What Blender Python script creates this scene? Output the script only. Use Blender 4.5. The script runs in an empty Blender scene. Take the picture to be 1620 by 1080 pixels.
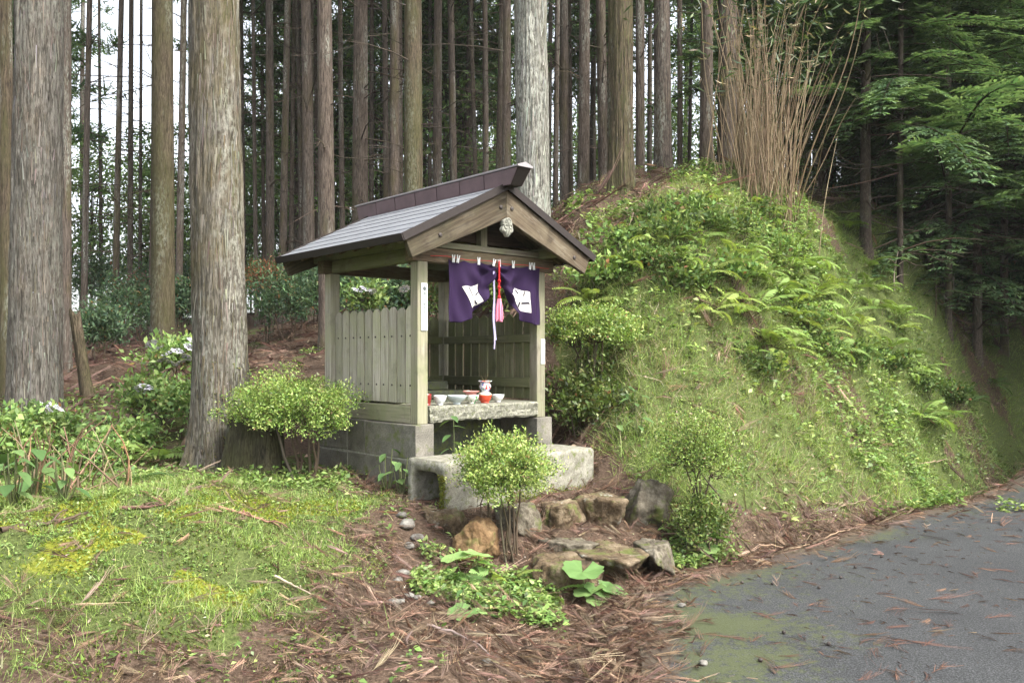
import bpy, bmesh, math, random
import numpy as np
from mathutils import Vector, Matrix

R = math.radians
rng = np.random.default_rng(7)
random.seed(7)
sc = bpy.context.scene
COL = sc.collection

# ---------------------------------------------------------------- camera, sky, sun, exposure
F_PX, HOR, EYE = 1350.0, 568.0, 1.6
cam_d = bpy.data.cameras.new('camera')
cam = bpy.data.objects.new('camera', cam_d)
COL.objects.link(cam)
cam.location = (0, 0, EYE)
cam.rotation_euler = (R(90), 0, 0)
cam_d.sensor_width = 36.0
cam_d.lens = 36.0 * F_PX / 1620.0
cam_d.shift_y = (HOR - 540.0) / 1620.0
cam_d.clip_start = 0.05
cam_d.clip_end = 600.0
sc.camera = cam

SUN_EL, SUN_AZ = 50.0, 128.0          # azimuth clockwise from +Y
w = bpy.data.worlds.new('World')
sc.world = w
w.use_nodes = True
wn = w.node_tree
wn.nodes.clear()
sky = wn.nodes.new('ShaderNodeTexSky')
sky.sky_type = 'NISHITA'
sky.sun_disc = False
sky.sun_elevation = R(SUN_EL)
sky.sun_rotation = R(SUN_AZ)
sky.air_density = 1.0
sky.dust_density = 4.0
sky.ozone_density = 1.0
hs = wn.nodes.new('ShaderNodeHueSaturation')
hs.inputs['Saturation'].default_value = 0.30
bg = wn.nodes.new('ShaderNodeBackground')
bg.inputs['Strength'].default_value = 0.15
wo = wn.nodes.new('ShaderNodeOutputWorld')
wn.links.new(sky.outputs[0], hs.inputs['Color'])
wn.links.new(hs.outputs[0], bg.inputs['Color'])
wn.links.new(bg.outputs[0], wo.inputs['Surface'])

sd = bpy.data.lights.new('sun', 'SUN')
sd.energy = 1.5
sd.angle = R(14)
sd.color = (1.0, 0.96, 0.88)
sun = bpy.data.objects.new('sun', sd)
COL.objects.link(sun)
sun_dir = Vector((math.sin(R(SUN_AZ)) * math.cos(R(SUN_EL)), math.cos(R(SUN_AZ)) * math.cos(R(SUN_EL)), math.sin(R(SUN_EL))))
sun.rotation_euler = sun_dir.to_track_quat('Z', 'Y').to_euler()
sun.location = (6, -6, 14)

vs = sc.view_settings
vs.view_transform = 'Standard'
vs.look = 'None'
vs.exposure = 1.95
vs.gamma = 1.0
vs.use_curve_mapping = False
sc.render.engine = 'CYCLES'
cy = sc.cycles
cy.use_denoising = True
try:
    cy.denoiser = 'OPENIMAGEDENOISE'
except Exception:
    pass
cy.max_bounces = 6
cy.diffuse_bounces = 3
cy.glossy_bounces = 2
cy.transmission_bounces = 3
cy.transparent_max_bounces = 4
cy.use_adaptive_sampling = True
cy.adaptive_threshold = 0.008
try:
    cy.denoising_prefilter = 'ACCURATE'
    cy.denoising_quality = 'HIGH'
except Exception:
    pass
cy.caustics_reflective = False
cy.caustics_refractive = False

# ---------------------------------------------------------------- numeric helpers
def pt(px, py, Y):
    """photo pixel at distance Y -> world point"""
    return np.array([(px - 810.0) / F_PX * Y, Y, EYE - (py - HOR) / F_PX * Y])

def _hash(i, j, k):
    n = (i * 374761393 + j * 668265263 + k * 2147483647 + 1013904223) & 0xFFFFFFFF
    n = ((n ^ (n >> 13)) * 1274126177) & 0xFFFFFFFF
    n = (n ^ (n >> 16)) & 0xFFFF
    return n / 65535.0

def vnoise(x, y, z=0.0):
    x, y, z = np.broadcast_arrays(np.asarray(x, float), np.asarray(y, float), np.asarray(z, float))
    xi, yi, zi = np.floor(x).astype(np.int64), np.floor(y).astype(np.int64), np.floor(z).astype(np.int64)
    fx, fy, fz = x - xi, y - yi, z - zi
    fx, fy, fz = fx*fx*(3-2*fx), fy*fy*(3-2*fy), fz*fz*(3-2*fz)
    out = 0
    for a in (0, 1):
        wx = fx if a else 1 - fx
        for b in (0, 1):
            wy = fy if b else 1 - fy
            for c in (0, 1):
                wz = fz if c else 1 - fz
                out = out + wx * wy * wz * _hash(xi + a, yi + b, zi + c)
    return out

def fbm(x, y, z=0.0, o=3):
    s, a, t = 0, 1.0, 0
    for i in range(o):
        f = 2.0 ** i
        s = s + a * vnoise(np.asarray(x) * f + i * 17.3, np.asarray(y) * f - i * 9.1, np.asarray(z) * f)
        t += a
        a *= 0.5
    return s / t

def sstep(a, b, x):
    t = np.clip((np.asarray(x, float) - a) / (b - a), 0, 1)
    return t * t * (3 - 2 * t)

def unit(v):
    v = np.asarray(v, float)
    return v / (np.linalg.norm(v, axis=-1, keepdims=True) + 1e-12)

def rand_dir(n, r=rng):
    return unit(r.normal(size=(n, 3)))

# ---------------------------------------------------------------- mesh helpers
class Q:
    """collects quads (n,4) with a colour per vertex"""
    def __init__(s):
        s.V, s.F, s.C, s.n = [], [], [], 0
    def add(s, V, F, C=None):
        V = np.asarray(V, float).reshape(-1, 3)
        F = np.asarray(F, np.int64).reshape(-1, 4)
        s.V.append(V)
        s.F.append(F + s.n)
        if C is None:
            C = np.ones((len(V), 3)) * 0.5
        s.C.append(np.broadcast_to(np.asarray(C, float), (len(V), 3)))
        s.n += len(V)
    def mesh(s, name, material, smooth=False):
        V, F, C = np.concatenate(s.V), np.concatenate(s.F), np.concatenate(s.C)
        return mesh_np(name, V, F, material, C, smooth)
    def build(s, name, material, parent=None, smooth=False):
        return link(name, s.mesh(name, material, smooth), parent)

def mesh_np(name, V, F, material, C=None, smooth=False):
    me = bpy.data.meshes.new(name)
    k = F.shape[1]
    me.vertices.add(len(V))
    me.vertices.foreach_set('co', np.ascontiguousarray(V, np.float32).ravel())
    me.loops.add(F.size)
    me.loops.foreach_set('vertex_index', np.ascontiguousarray(F, np.int32).ravel())
    me.polygons.add(len(F))
    me.polygons.foreach_set('loop_start', np.arange(0, F.size, k, dtype=np.int32))
    me.polygons.foreach_set('loop_total', np.full(len(F), k, np.int32))
    if smooth:
        me.polygons.foreach_set('use_smooth', np.ones(len(F), bool))
    if C is not None:
        a = me.attributes.new('Col', 'FLOAT_COLOR', 'POINT')
        cc = np.ones((len(V), 4), np.float32)
        cc[:, :3] = C
        a.data.foreach_set('color', cc.ravel())
    me.update(calc_edges=True)
    me.validate()
    if material:
        me.materials.append(material)
    return me

def link(name, me, parent=None, loc=None, rot=None, scale=None):
    o = bpy.data.objects.new(name, me)
    COL.objects.link(o)
    if parent is not None:
        o.parent = parent
    if loc is not None:
        o.location = loc
    if rot is not None:
        o.rotation_euler = rot
    if scale is not None:
        o.scale = scale
    return o

def tag(o, label, cat, group=None):
    o['label'] = label
    o['category'] = cat
    if group:
        o['group'] = group
    return o

def thing(name, label, cat, loc=(0, 0, 0), rz=0.0, group=None):
    o = link(name, None, None, loc, (0, 0, rz))
    o.empty_display_size = 0.1
    return tag(o, label, cat, group)

def kind(o, k):
    o['kind'] = k
    return o

def bm_obj(name, bm, material, parent=None, smooth=False):
    me = bpy.data.meshes.new(name)
    bmesh.ops.recalc_face_normals(bm, faces=bm.faces)
    if smooth:
        for f in bm.faces:
            f.smooth = True
    bm.to_mesh(me)
    bm.free()
    if material:
        me.materials.append(material)
    return link(name, me, parent)

def box(name, x0, x1, y0, y1, z0, z1, material, parent=None, bev=0.004, rot=None, jit=0.0):
    """bevelled box given by its bounds; rot turns it about its own centre"""
    bm = bmesh.new()
    bmesh.ops.create_cube(bm, size=1)
    cx, cy_, cz = (x0 + x1) / 2, (y0 + y1) / 2, (z0 + z1) / 2
    for v in bm.verts:
        v.co = Vector((v.co.x * (x1 - x0), v.co.y * (y1 - y0), v.co.z * (z1 - z0)))
        if jit:
            v.co += Vector([random.uniform(-jit, jit) for _ in range(3)])
    if bev:
        bmesh.ops.bevel(bm, geom=list(bm.edges), offset=bev, segments=2, affect='EDGES', profile=0.6)
    m = Matrix.Translation((cx, cy_, cz))
    if rot:
        m = m @ Matrix.Rotation(rot[1], 4, rot[0])
    bm.transform(m)
    return bm_obj(name, bm, material, parent)

def prism(name, pts, y0, y1, material, parent=None, bev=0.003, axis='y'):
    """polygon in (x, z) drawn out along y (or in (y, z) along x)"""
    bm = bmesh.new()
    def co(p, t):
        return (p[0], t, p[1]) if axis == 'y' else (t, p[0], p[1])
    a = [bm.verts.new(co(p, y0)) for p in pts]
    b = [bm.verts.new(co(p, y1)) for p in pts]
    n = len(pts)
    bm.faces.new(a)
    bm.faces.new(b[::-1])
    for i in range(n):
        bm.faces.new((a[i], b[i], b[(i + 1) % n], a[(i + 1) % n]))
    bmesh.ops.recalc_face_normals(bm, faces=bm.faces)
    if bev:
        es = [e for e in bm.edges if len(e.link_faces) == 2 and e.calc_face_angle(0) > 0.6]
        bmesh.ops.bevel(bm, geom=es, offset=bev, segments=1, affect='EDGES')
    return bm_obj(name, bm, material, parent)

def lathe(name, prof, material, parent=None, seg=28, center=(0, 0, 0)):
    prof = np.array(prof, float)
    th = np.linspace(0, 2 * np.pi, seg, endpoint=False)
    V = np.stack([np.outer(prof[:, 0], np.cos(th)), np.outer(prof[:, 0], np.sin(th)), np.repeat(prof[:, 1][:, None], seg, 1)], -1) + np.array(center)
    n = len(prof)
    i = np.arange(n - 1)[:, None] * seg
    j = np.arange(seg)[None, :]
    F = np.stack([i + j, i + (j + 1) % seg, i + seg + (j + 1) % seg, i + seg + j], -1)
    return link(name, mesh_np(name, V.reshape(-1, 3), F.reshape(-1, 4), material, None, True), parent)

def tube_np(path, rad, sides=5):
    path = np.asarray(path, float)
    n = len(path)
    rad = np.broadcast_to(np.asarray(rad, float), (n,))
    t = unit(np.gradient(path, axis=0))
    ref = np.array([0.31, 0.22, 0.93])
    if abs(np.dot(t[0], unit(ref))) > 0.9:
        ref = np.array([0.93, 0.3, 0.1])
    u = unit(np.cross(t, ref))
    v = np.cross(t, u)
    th = np.linspace(0, 2 * np.pi, sides, endpoint=False)
    V = path[:, None, :] + rad[:, None, None] * (np.cos(th)[None, :, None] * u[:, None, :] + np.sin(th)[None, :, None] * v[:, None, :])
    i = np.arange(n - 1)[:, None] * sides
    j = np.arange(sides)[None, :]
    F = np.stack([i + j, i + (j + 1) % sides, i + sides + (j + 1) % sides, i + sides + j], -1)
    return V.reshape(-1, 3), F.reshape(-1, 4)

def curve(p0, p1, bend=(0, 0, 0), n=6, wob=0.0, r=rng):
    t = np.linspace(0, 1, n)[:, None]
    p = np.asarray(p0) * (1 - t) + np.asarray(p1) * t + np.asarray(bend) * (4 * t * (1 - t))
    if wob:
        q = r.normal(size=(n, 3)) * wob
        q[0] = 0
        p = p + q
    return p

def leaves(q, P, D, N, L, W, C, fold=0.15, curl=0.15):
    """rhombic folded leaves at P along D facing N"""
    n = len(P)
    if n == 0:
        return
    D = unit(D)
    S = unit(np.cross(D, N))
    N = np.cross(S, D)
    L = np.broadcast_to(np.asarray(L, float), (n,))[:, None]
    W = np.broadcast_to(np.asarray(W, float), (n,))[:, None]
    mid = P + D * L * 0.45
    V = np.stack([P, mid + S * W / 2 + N * W * fold, P + D * L - N * L * curl, mid - S * W / 2 + N * W * fold], 1)
    C = np.repeat(np.broadcast_to(C, (n, 3))[:, None, :], 4, 1)
    q.add(V.reshape(-1, 3), np.arange(n * 4).reshape(-1, 4), C.reshape(-1, 3))

def ribbons(q, P, D, B, L, W, C, seg=2, tip=0.15):
    """blades from P along D bending towards B"""
    n = len(P)
    if n == 0:
        return
    D = unit(D)
    L = np.broadcast_to(np.asarray(L, float), (n,))[:, None]
    W = np.broadcast_to(np.asarray(W, float), (n,))[:, None]
    S = unit(np.cross(D, B + 1e-4))
    rows = []
    for i in range(seg + 1):
        t = i / seg
        c = P + D * L * t + B * L * t * t
        ww = W * (1 - (1 - tip) * t ** 1.5) / 2
        rows += [c - S * ww, c + S * ww]
    V = np.stack(rows, 1)
    k = 2 * (seg + 1)
    f = np.array([[2*i, 2*i+1, 2*i+3, 2*i+2] for i in range(seg)])
    F = (np.arange(n)[:, None, None] * k + f[None]).reshape(-1, 4)
    C = np.repeat(np.broadcast_to(C, (n, 3))[:, None, :], k, 1)
    q.add(V.reshape(-1, 3), F, C.reshape(-1, 3))

def frames(N, yaw):
    """rotation matrices that turn z into N after a turn by yaw"""
    N = unit(N)
    n = len(N)
    ref = np.stack([np.cos(yaw), np.sin(yaw), np.zeros(n)], -1)
    X = unit(ref - N * np.sum(ref * N, -1, keepdims=True))
    Y = np.cross(N, X)
    return np.stack([X, Y, N], -1)

def scatter(q, proto, P, M, S, C):
    """copies of one proto (V, F, shade) at P turned by M, size S, colour C"""
    V0, F0, sh = proto
    n = len(P)
    if n == 0:
        return
    V = np.einsum('nij,vj->nvi', M, V0) * np.asarray(S)[:, None, None] + P[:, None, :]
    F = (np.arange(n)[:, None, None] * len(V0) + F0[None]).reshape(-1, 4)
    Cc = np.asarray(C)[:, None, :] * sh[None, :, None]
    q.add(V.reshape(-1, 3), F, Cc.reshape(-1, 3))

def mixc(a, b, t):
    t = np.asarray(t)[..., None]
    return np.asarray(a) * (1 - t) + np.asarray(b) * t

def vary(c, n, s=0.2, r=rng):
    c = np.broadcast_to(np.asarray(c, float), (n, 3))
    return np.clip(c * np.exp(r.normal(size=(n, 1)) * s) * np.exp(r.normal(size=(n, 3)) * s * 0.3), 0, 1)

# ---------------------------------------------------------------- materials
def newmat(name):
    m = bpy.data.materials.new(name)
    m.use_nodes = True
    nt = m.node_tree
    nt.nodes.clear()
    out = nt.nodes.new('ShaderNodeOutputMaterial')
    b = nt.nodes.new('ShaderNodeBsdfPrincipled')
    nt.links.new(b.outputs[0], out.inputs['Surface'])
    return m, nt, b, out

def nd(nt, t, **kw):
    n = nt.nodes.new(t)
    for k, v in kw.items():
        setattr(n, k, v)
    return n

def lk(nt, a, b):
    nt.links.new(a, b)

def tex(nt, vec, scale, detail=4, rough=0.55, dist=0.0):
    n = nd(nt, 'ShaderNodeTexNoise')
    n.inputs['Scale'].default_value = scale
    n.inputs['Detail'].default_value = detail
    n.inputs['Roughness'].default_value = rough
    n.inputs['Distortion'].default_value = dist
    if vec is not None:
        lk(nt, vec, n.inputs['Vector'])
    return n.outputs['Fac']

def mapped(nt, vec, scale, rot=(0, 0, 0), loc=(0, 0, 0)):
    m = nd(nt, 'ShaderNodeMapping')
    m.inputs['Scale'].default_value = scale
    m.inputs['Rotation'].default_value = rot
    m.inputs['Location'].default_value = loc
    lk(nt, vec, m.inputs['Vector'])
    return m.outputs[0]

def ramp(nt, fac, stops):
    r = nd(nt, 'ShaderNodeValToRGB')
    e = r.color_ramp.elements
    while len(e) < len(stops):
        e.new(0.5)
    for i, (p, c) in enumerate(stops):
        e[i].position = p
        e[i].color = (*c, 1) if not isinstance(c, float) else (c, c, c, 1)
    lk(nt, fac, r.inputs[0])
    return r.outputs[0]

def mix(nt, fac, a, b, mode='MIX'):
    m = nd(nt, 'ShaderNodeMix', data_type='RGBA', blend_type=mode)
    for sock, v in ((m.inputs[0], fac), (m.inputs[6], a), (m.inputs[7], b)):
        if isinstance(v, (int, float)):
            sock.default_value = v
        elif isinstance(v, (tuple, list)):
            sock.default_value = (*v, 1)
        else:
            lk(nt, v, sock)
    return m.outputs[2]

def bump(nt, b, h, strength=0.4, dist=0.01):
    n = nd(nt, 'ShaderNodeBump')
    n.inputs['Strength'].default_value = strength
    n.inputs['Distance'].default_value = dist
    lk(nt, h, n.inputs['Height'])
    lk(nt, n.outputs[0], b.inputs['Normal'])

def objrand(nt):
    return nd(nt, 'ShaderNodeObjectInfo').outputs['Random']

def coord(nt, which='Object'):
    return nd(nt, 'ShaderNodeTexCoord').outputs[which]

def shifted(nt, vec):
    """object coordinates moved by the object's own random number"""
    c = nd(nt, 'ShaderNodeCombineXYZ')
    r = objrand(nt)
    m = nd(nt, 'ShaderNodeMath', operation='MULTIPLY')
    m.inputs[1].default_value = 37.0
    lk(nt, r, m.inputs[0])
    for i in range(3):
        lk(nt, m.outputs[0], c.inputs[i])
    a = nd(nt, 'ShaderNodeVectorMath', operation='ADD')
    lk(nt, vec, a.inputs[0])
    lk(nt, c.outputs[0], a.inputs[1])
    return a.outputs[0]

def leaf_mat(name, rough=0.5, trans=0.3, spec=0.4, var=0.0):
    m, nt, b, out = newmat(name)
    at = nd(nt, 'ShaderNodeAttribute', attribute_name='Col')
    col = at.outputs['Color']
    if var:
        h = nd(nt, 'ShaderNodeHueSaturation')
        mr = nd(nt, 'ShaderNodeMapRange')
        mr.inputs[3].default_value = 1 - var
        mr.inputs[4].default_value = 1 + var
        lk(nt, objrand(nt), mr.inputs[0])
        lk(nt, mr.outputs[0], h.inputs['Value'])
        lk(nt, col, h.inputs['Color'])
        col = h.outputs[0]
    lk(nt, col, b.inputs['Base Color'])
    b.inputs['Roughness'].default_value = rough
    b.inputs['Specular IOR Level'].default_value = spec
    if trans:
        t = nd(nt, 'ShaderNodeBsdfTranslucent')
        lk(nt, mix(nt, 1.0, col, (1.0, 1.0, 0.6), 'MULTIPLY'), t.inputs['Color'])
        ms = nd(nt, 'ShaderNodeMixShader')
        ms.inputs[0].default_value = trans
        lk(nt, b.outputs[0], ms.inputs[1])
        lk(nt, t.outputs[0], ms.inputs[2])
        lk(nt, ms.outputs[0], out.inputs['Surface'])
    return m

def plain(name, c, rough=0.6, spec=0.5, bumpscale=None, bs=0.2, metal=0.0, var=0.12):
    m, nt, b, out = newmat(name)
    v = shifted(nt, coord(nt))
    n = tex(nt, v, bumpscale or 20, 4)
    lo, hi = tuple(x * (1 - var) for x in c), tuple(min(1, x * (1 + var)) for x in c)
    lk(nt, ramp(nt, n, [(0.3, lo), (0.7, hi)]), b.inputs['Base Color'])
    b.inputs['Roughness'].default_value = rough
    b.inputs['Specular IOR Level'].default_value = spec
    b.inputs['Metallic'].default_value = metal
    if bumpscale:
        bump(nt, b, n, bs, 0.004)
    return m

def bark_mat(name, dark, light, lichen=(0.36, 0.38, 0.32), lich=0.5, moss=0.3, red=None, sc=1.0, bstr=0.8):
    m, nt, b, out = newmat(name)
    o = coord(nt)
    v = shifted(nt, o)
    s1 = tex(nt, mapped(nt, v, (38*sc, 38*sc, 5.0*sc)), 1.0, 6, 0.7, 0.9)
    s2 = tex(nt, mapped(nt, v, (110*sc, 110*sc, 13*sc)), 1.0, 4, 0.7)
    pl = tex(nt, mapped(nt, v, (30*sc, 30*sc, 15*sc)), 1.0, 4, 0.65)
    patch = tex(nt, mapped(nt, v, (2.4, 2.4, 0.55)), 1.0, 4, 0.6)
    patch2 = tex(nt, mapped(nt, v, (1.7, 1.7, 0.8), loc=(9, 3, 5)), 1.0, 5, 0.65)
    c = ramp(nt, s1, [(0.33, tuple(x * 0.45 for x in dark)), (0.45, dark), (0.62, light), (0.8, tuple(min(1, x * 1.25) for x in light))])
    if red:
        c = mix(nt, ramp(nt, patch2, [(0.48, 0.0), (0.62, 0.75)]), c, mix(nt, 1.0, c, red, 'MULTIPLY'))
    spk = mix(nt, 1.0, ramp(nt, patch, [(0.62 - 0.25 * lich, 0.0), (0.72 - 0.1 * lich, 1.0)]), ramp(nt, pl, [(0.45, 0.0), (0.6, 0.85)]), 'MULTIPLY')
    c = mix(nt, spk, c, lichen)
    c = mix(nt, ramp(nt, s2, [(0.36, 0.8), (0.5, 0.0)]), c, mix(nt, 1.0, c, (0.35, 0.32, 0.3), 'MULTIPLY'))
    if moss:
        mo = mix(nt, 1.0, ramp(nt, patch2, [(0.62 - 0.3 * moss, 0.0), (0.75 - 0.2 * moss, 0.8)]), ramp(nt, s2, [(0.35, 0.2), (0.6, 1.0)]), 'MULTIPLY')
        c = mix(nt, mo, c, (0.07, 0.072, 0.026))
    h = nd(nt, 'ShaderNodeHueSaturation')
    mr = nd(nt, 'ShaderNodeMapRange')
    mr.inputs[3].default_value = 0.72
    mr.inputs[4].default_value = 1.25
    lk(nt, objrand(nt), mr.inputs[0])
    lk(nt, mr.outputs[0], h.inputs['Value'])
    lk(nt, c, h.inputs['Color'])
    lk(nt, h.outputs[0], b.inputs['Base Color'])
    b.inputs['Roughness'].default_value = 0.92
    b.inputs['Specular IOR Level'].default_value = 0.15
    bump(nt, b, mix(nt, 0.35, s1, s2), bstr, 0.02)
    return m

def wood_mat(name, axis, c_dark, c_light, c_algae, algae=0.4, rot=0.0, pale=0.3):
    m, nt, b, out = newmat(name)
    v = shifted(nt, coord(nt))
    s = [60.0, 60.0, 60.0]
    s['xyz'.index(axis)] = 2.2
    v0 = mapped(nt, v, (1, 1, 1), (0, rot, 0)) if rot else v
    g = tex(nt, mapped(nt, v0, tuple(s)), 1.0, 5, 0.6, 0.3)
    s2 = [22.0, 22.0, 22.0]
    s2['xyz'.index(axis)] = 3.5
    wv = tex(nt, mapped(nt, v0, tuple(s2)), 1.0, 4, 0.6, 0.8)
    p = tex(nt, v, 3.2, 5, 0.6)
    p2 = tex(nt, mapped(nt, v, (1, 1, 1), loc=(4, 7, 1)), 5.0, 5, 0.65)
    c = ramp(nt, g, [(0.3, c_dark), (0.62, c_light)])
    c = mix(nt, ramp(nt, wv, [(0.52, 0.0), (0.66, pale)]), c, (0.40, 0.38, 0.31))
    c = mix(nt, ramp(nt, p, [(0.6 - 0.3 * algae, 0.0), (0.8 - 0.2 * algae, 0.85)]), c, c_algae)
    c = mix(nt, ramp(nt, p2, [(0.55, 0.0), (0.75, 0.55)]), c, tuple(x * 0.5 for x in c_dark))
    h = nd(nt, 'ShaderNodeHueSaturation')
    mr = nd(nt, 'ShaderNodeMapRange')
    mr.inputs[3].default_value = 0.8
    mr.inputs[4].default_value = 1.2
    lk(nt, objrand(nt), mr.inputs[0])
    lk(nt, mr.outputs[0], h.inputs['Value'])
    lk(nt, c, h.inputs['Color'])
    lk(nt, h.outputs[0], b.inputs['Base Color'])
    b.inputs['Roughness'].default_value = 0.85
    b.inputs['Specular IOR Level'].default_value = 0.2
    bump(nt, b, mix(nt, 0.4, g, wv), 0.5, 0.004)
    return m

def stone_mat(name, c1, c2, c3, scale=6.0, mossf=0.0, bs=0.7, bd=0.02, lich=0.4, fine=60.0):
    m, nt, b, out = newmat(name)
    v = shifted(nt, coord(nt))
    a = tex(nt, v, scale, 6, 0.62, 0.5)
    f = tex(nt, v, fine, 4, 0.7)
    p = tex(nt, mapped(nt, v, (1, 1, 1), loc=(3, 8, 2)), scale * 0.6, 5, 0.65)
    p3 = tex(nt, mapped(nt, v, (1, 1, 1), loc=(13, 1, 5)), scale * 1.3, 5, 0.65)
    c = ramp(nt, a, [(0.3, c1), (0.5, c2), (0.68, c3)])
    c = mix(nt, ramp(nt, f, [(0.35, 0.75), (0.65, 0.0)]), c, mix(nt, 1.0, c, (0.45, 0.42, 0.4), 'MULTIPLY'))
    c = mix(nt, ramp(nt, p, [(0.6, 0.0), (0.68, lich)]), c, (0.42, 0.42, 0.36))
    if mossf:
        c = mix(nt, ramp(nt, p3, [(0.62 - 0.25 * mossf, 0.0), (0.72 - 0.15 * mossf, 0.9)]), c, (0.10, 0.12, 0.03))
    lk(nt, c, b.inputs['Base Color'])
    b.inputs['Roughness'].default_value = 0.9
    b.inputs['Specular IOR Level'].default_value = 0.25
    bump(nt, b, mix(nt, 0.45, a, f), bs, bd)
    return m

M = {}
M['leaf'] = leaf_mat('leaf', 0.45, 0.32)
M['leaf_v'] = leaf_mat('leaf_varied', 0.6, 0.36, 0.2, 0.2)
M['needle'] = leaf_mat('needle', 0.6, 0.45, 0.25, 0.2)
M['grass'] = leaf_mat('grass', 0.5, 0.35, 0.3)
M['dry'] = leaf_mat('dry_litter', 0.85, 0.0, 0.15)
M['petal'] = leaf_mat('petal', 0.6, 0.25, 0.3)
M['twig'] = leaf_mat('twig', 0.85, 0.0, 0.15)
M['bark_big'] = bark_mat('bark_grey', (0.085, 0.077, 0.064), (0.215, 0.203, 0.178), lichen=(0.29,0.30,0.25), lich=0.6, moss=0.12, red=(1.12, 1.0, 0.9))
M['bark_tree_a'] = bark_mat('bark_pale_lichen', (0.08, 0.071, 0.056), (0.215, 0.198, 0.165), lichen=(0.37, 0.37, 0.31), lich=0.6, moss=0.5, red=(1.2, 0.98, 0.85))
M['bark_white'] = bark_mat('bark_white_lichen', (0.10, 0.095, 0.08), (0.25, 0.25, 0.215), lichen=(0.36, 0.37, 0.32), lich=0.9, moss=0.15)
M['bark_red'] = bark_mat('bark_red_brown', (0.066, 0.054, 0.045), (0.165, 0.136, 0.112), lich=0.4, moss=0.3, red=(1.08, 0.97, 0.92))
M['bark_moss'] = bark_mat('bark_mossy', (0.06, 0.046, 0.032), (0.15, 0.118, 0.082), lich=0.35, moss=0.75)
M['bark_grey'] = bark_mat('bark_grey_brown', (0.065, 0.05, 0.04), (0.16, 0.13, 0.105), lich=0.35, moss=0.35)
M['bark_stump'] = bark_mat('bark_stump', (0.03, 0.026, 0.018), (0.075, 0.066, 0.04), lich=0.1, moss=0.9)
gr_d, gr_l, gr_a = (0.115, 0.10, 0.073), (0.29, 0.26, 0.20), (0.20, 0.21, 0.115)
for ax in 'xyz':
    M['wood_' + ax] = wood_mat('weathered_wood_' + ax, ax, gr_d, gr_l, gr_a, 0.8)
M['picket'] = wood_mat('picket_wood', 'z', (0.19, 0.172, 0.135), (0.47, 0.435, 0.355), (0.33, 0.33, 0.21), 0.75, pale=0.7)
M['picket_old'] = wood_mat('picket_green_wood', 'z', (0.07, 0.066, 0.042), (0.19, 0.18, 0.115), (0.125, 0.14, 0.06), 1.0, pale=0.15)
M['rail'] = wood_mat('rail_green_wood_y', 'y', (0.08, 0.078, 0.048), (0.19, 0.185, 0.11), (0.14, 0.155, 0.07), 1.0, pale=0.1)
M['barge_l'] = wood_mat('bargeboard_wood_l', 'x', (0.034, 0.025, 0.016), (0.095, 0.075, 0.048), (0.08, 0.075, 0.042), 0.5, R(27), pale=0.08)
M['barge_r'] = wood_mat('bargeboard_wood_r', 'x', (0.034, 0.024, 0.016), (0.10, 0.076, 0.05), (0.12, 0.10, 0.065), 0.6, R(-27), pale=0.22)
M['beam_dark'] = wood_mat('brown_beam', 'x', (0.05, 0.034, 0.022), (0.15, 0.11, 0.07), (0.15, 0.14, 0.075), 0.45, pale=0.15)
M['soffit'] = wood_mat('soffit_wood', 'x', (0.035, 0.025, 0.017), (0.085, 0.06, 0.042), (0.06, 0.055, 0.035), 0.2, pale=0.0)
M['block'] = stone_mat('cut_stone_block', (0.125, 0.118, 0.10), (0.19, 0.18, 0.152), (0.26, 0.245, 0.205), 5.0, 0.3, 0.35, 0.006, 0.15, 90)
M['mortar'] = stone_mat('mortar', (0.34, 0.33, 0.29), (0.42, 0.41, 0.36), (0.5, 0.48, 0.43), 20, 0.0, 0.3, 0.004, 0.1)
M['granite'] = stone_mat('rough_granite', (0.12, 0.12, 0.09), (0.25, 0.25, 0.20), (0.40, 0.39, 0.32), 38.0, 0.25, 1.0, 0.02, 0.3, 120)
M['concrete'] = stone_mat('weathered_concrete', (0.17, 0.165, 0.13), (0.28, 0.27, 0.22), (0.38, 0.37, 0.31), 14.0, 0.35, 0.8, 0.012, 0.3, 110)
M['dark_stone'] = stone_mat('dark_mossy_stone', (0.05, 0.055, 0.04), (0.09, 0.10, 0.07), (0.14, 0.14, 0.10), 9.0, 0.5, 0.6, 0.01, 0.1)
M['rock'] = stone_mat('ochre_rock', (0.05, 0.037, 0.023), (0.15, 0.108, 0.064), (0.29, 0.235, 0.16), 5.5, 0.35, 1.0, 0.04, 0.8, 45)
M['rock_grey'] = stone_mat('grey_rock', (0.05, 0.044, 0.034), (0.13, 0.112, 0.082), (0.27, 0.245, 0.19), 6.0, 0.35, 0.9, 0.03, 0.7, 45)
M['rock_orange'] = stone_mat('orange_rock', (0.09, 0.05, 0.024), (0.20, 0.122, 0.06), (0.29, 0.20, 0.105), 3.5, 0.1, 0.8, 0.025, 0.3, 50)
M['pebble'] = stone_mat('pebble_stone', (0.10, 0.096, 0.085), (0.19, 0.18, 0.16), (0.29, 0.28, 0.25), 12.0, 0.0, 0.3, 0.005, 0.2)
M['roof'] = plain('roof_sheet', (0.20, 0.21, 0.23), 0.42, 0.6, 9, 0.06, 0.0, 0.16)
M['roof_edge'] = plain('dark_roof_edge', (0.028, 0.022, 0.020), 0.7, 0.25, 30, 0.1)
M['ridge'] = plain('maroon_ridge_sheet', (0.105, 0.066, 0.072), 0.5, 0.5, 8, 0.05, 0.0, 0.18)
M['ridge_top'] = plain('ridge_top_sheet', (0.25, 0.23, 0.235), 0.45, 0.5, 12, 0.05)
M['ornament'] = plain('whitewashed_wood', (0.24, 0.24, 0.2), 0.8, 0.3, 40, 0.4, 0.0, 0.35)
M['iron'] = plain('dark_iron', (0.05, 0.04, 0.035), 0.55, 0.5, 60, 0.3, 0.3)
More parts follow.
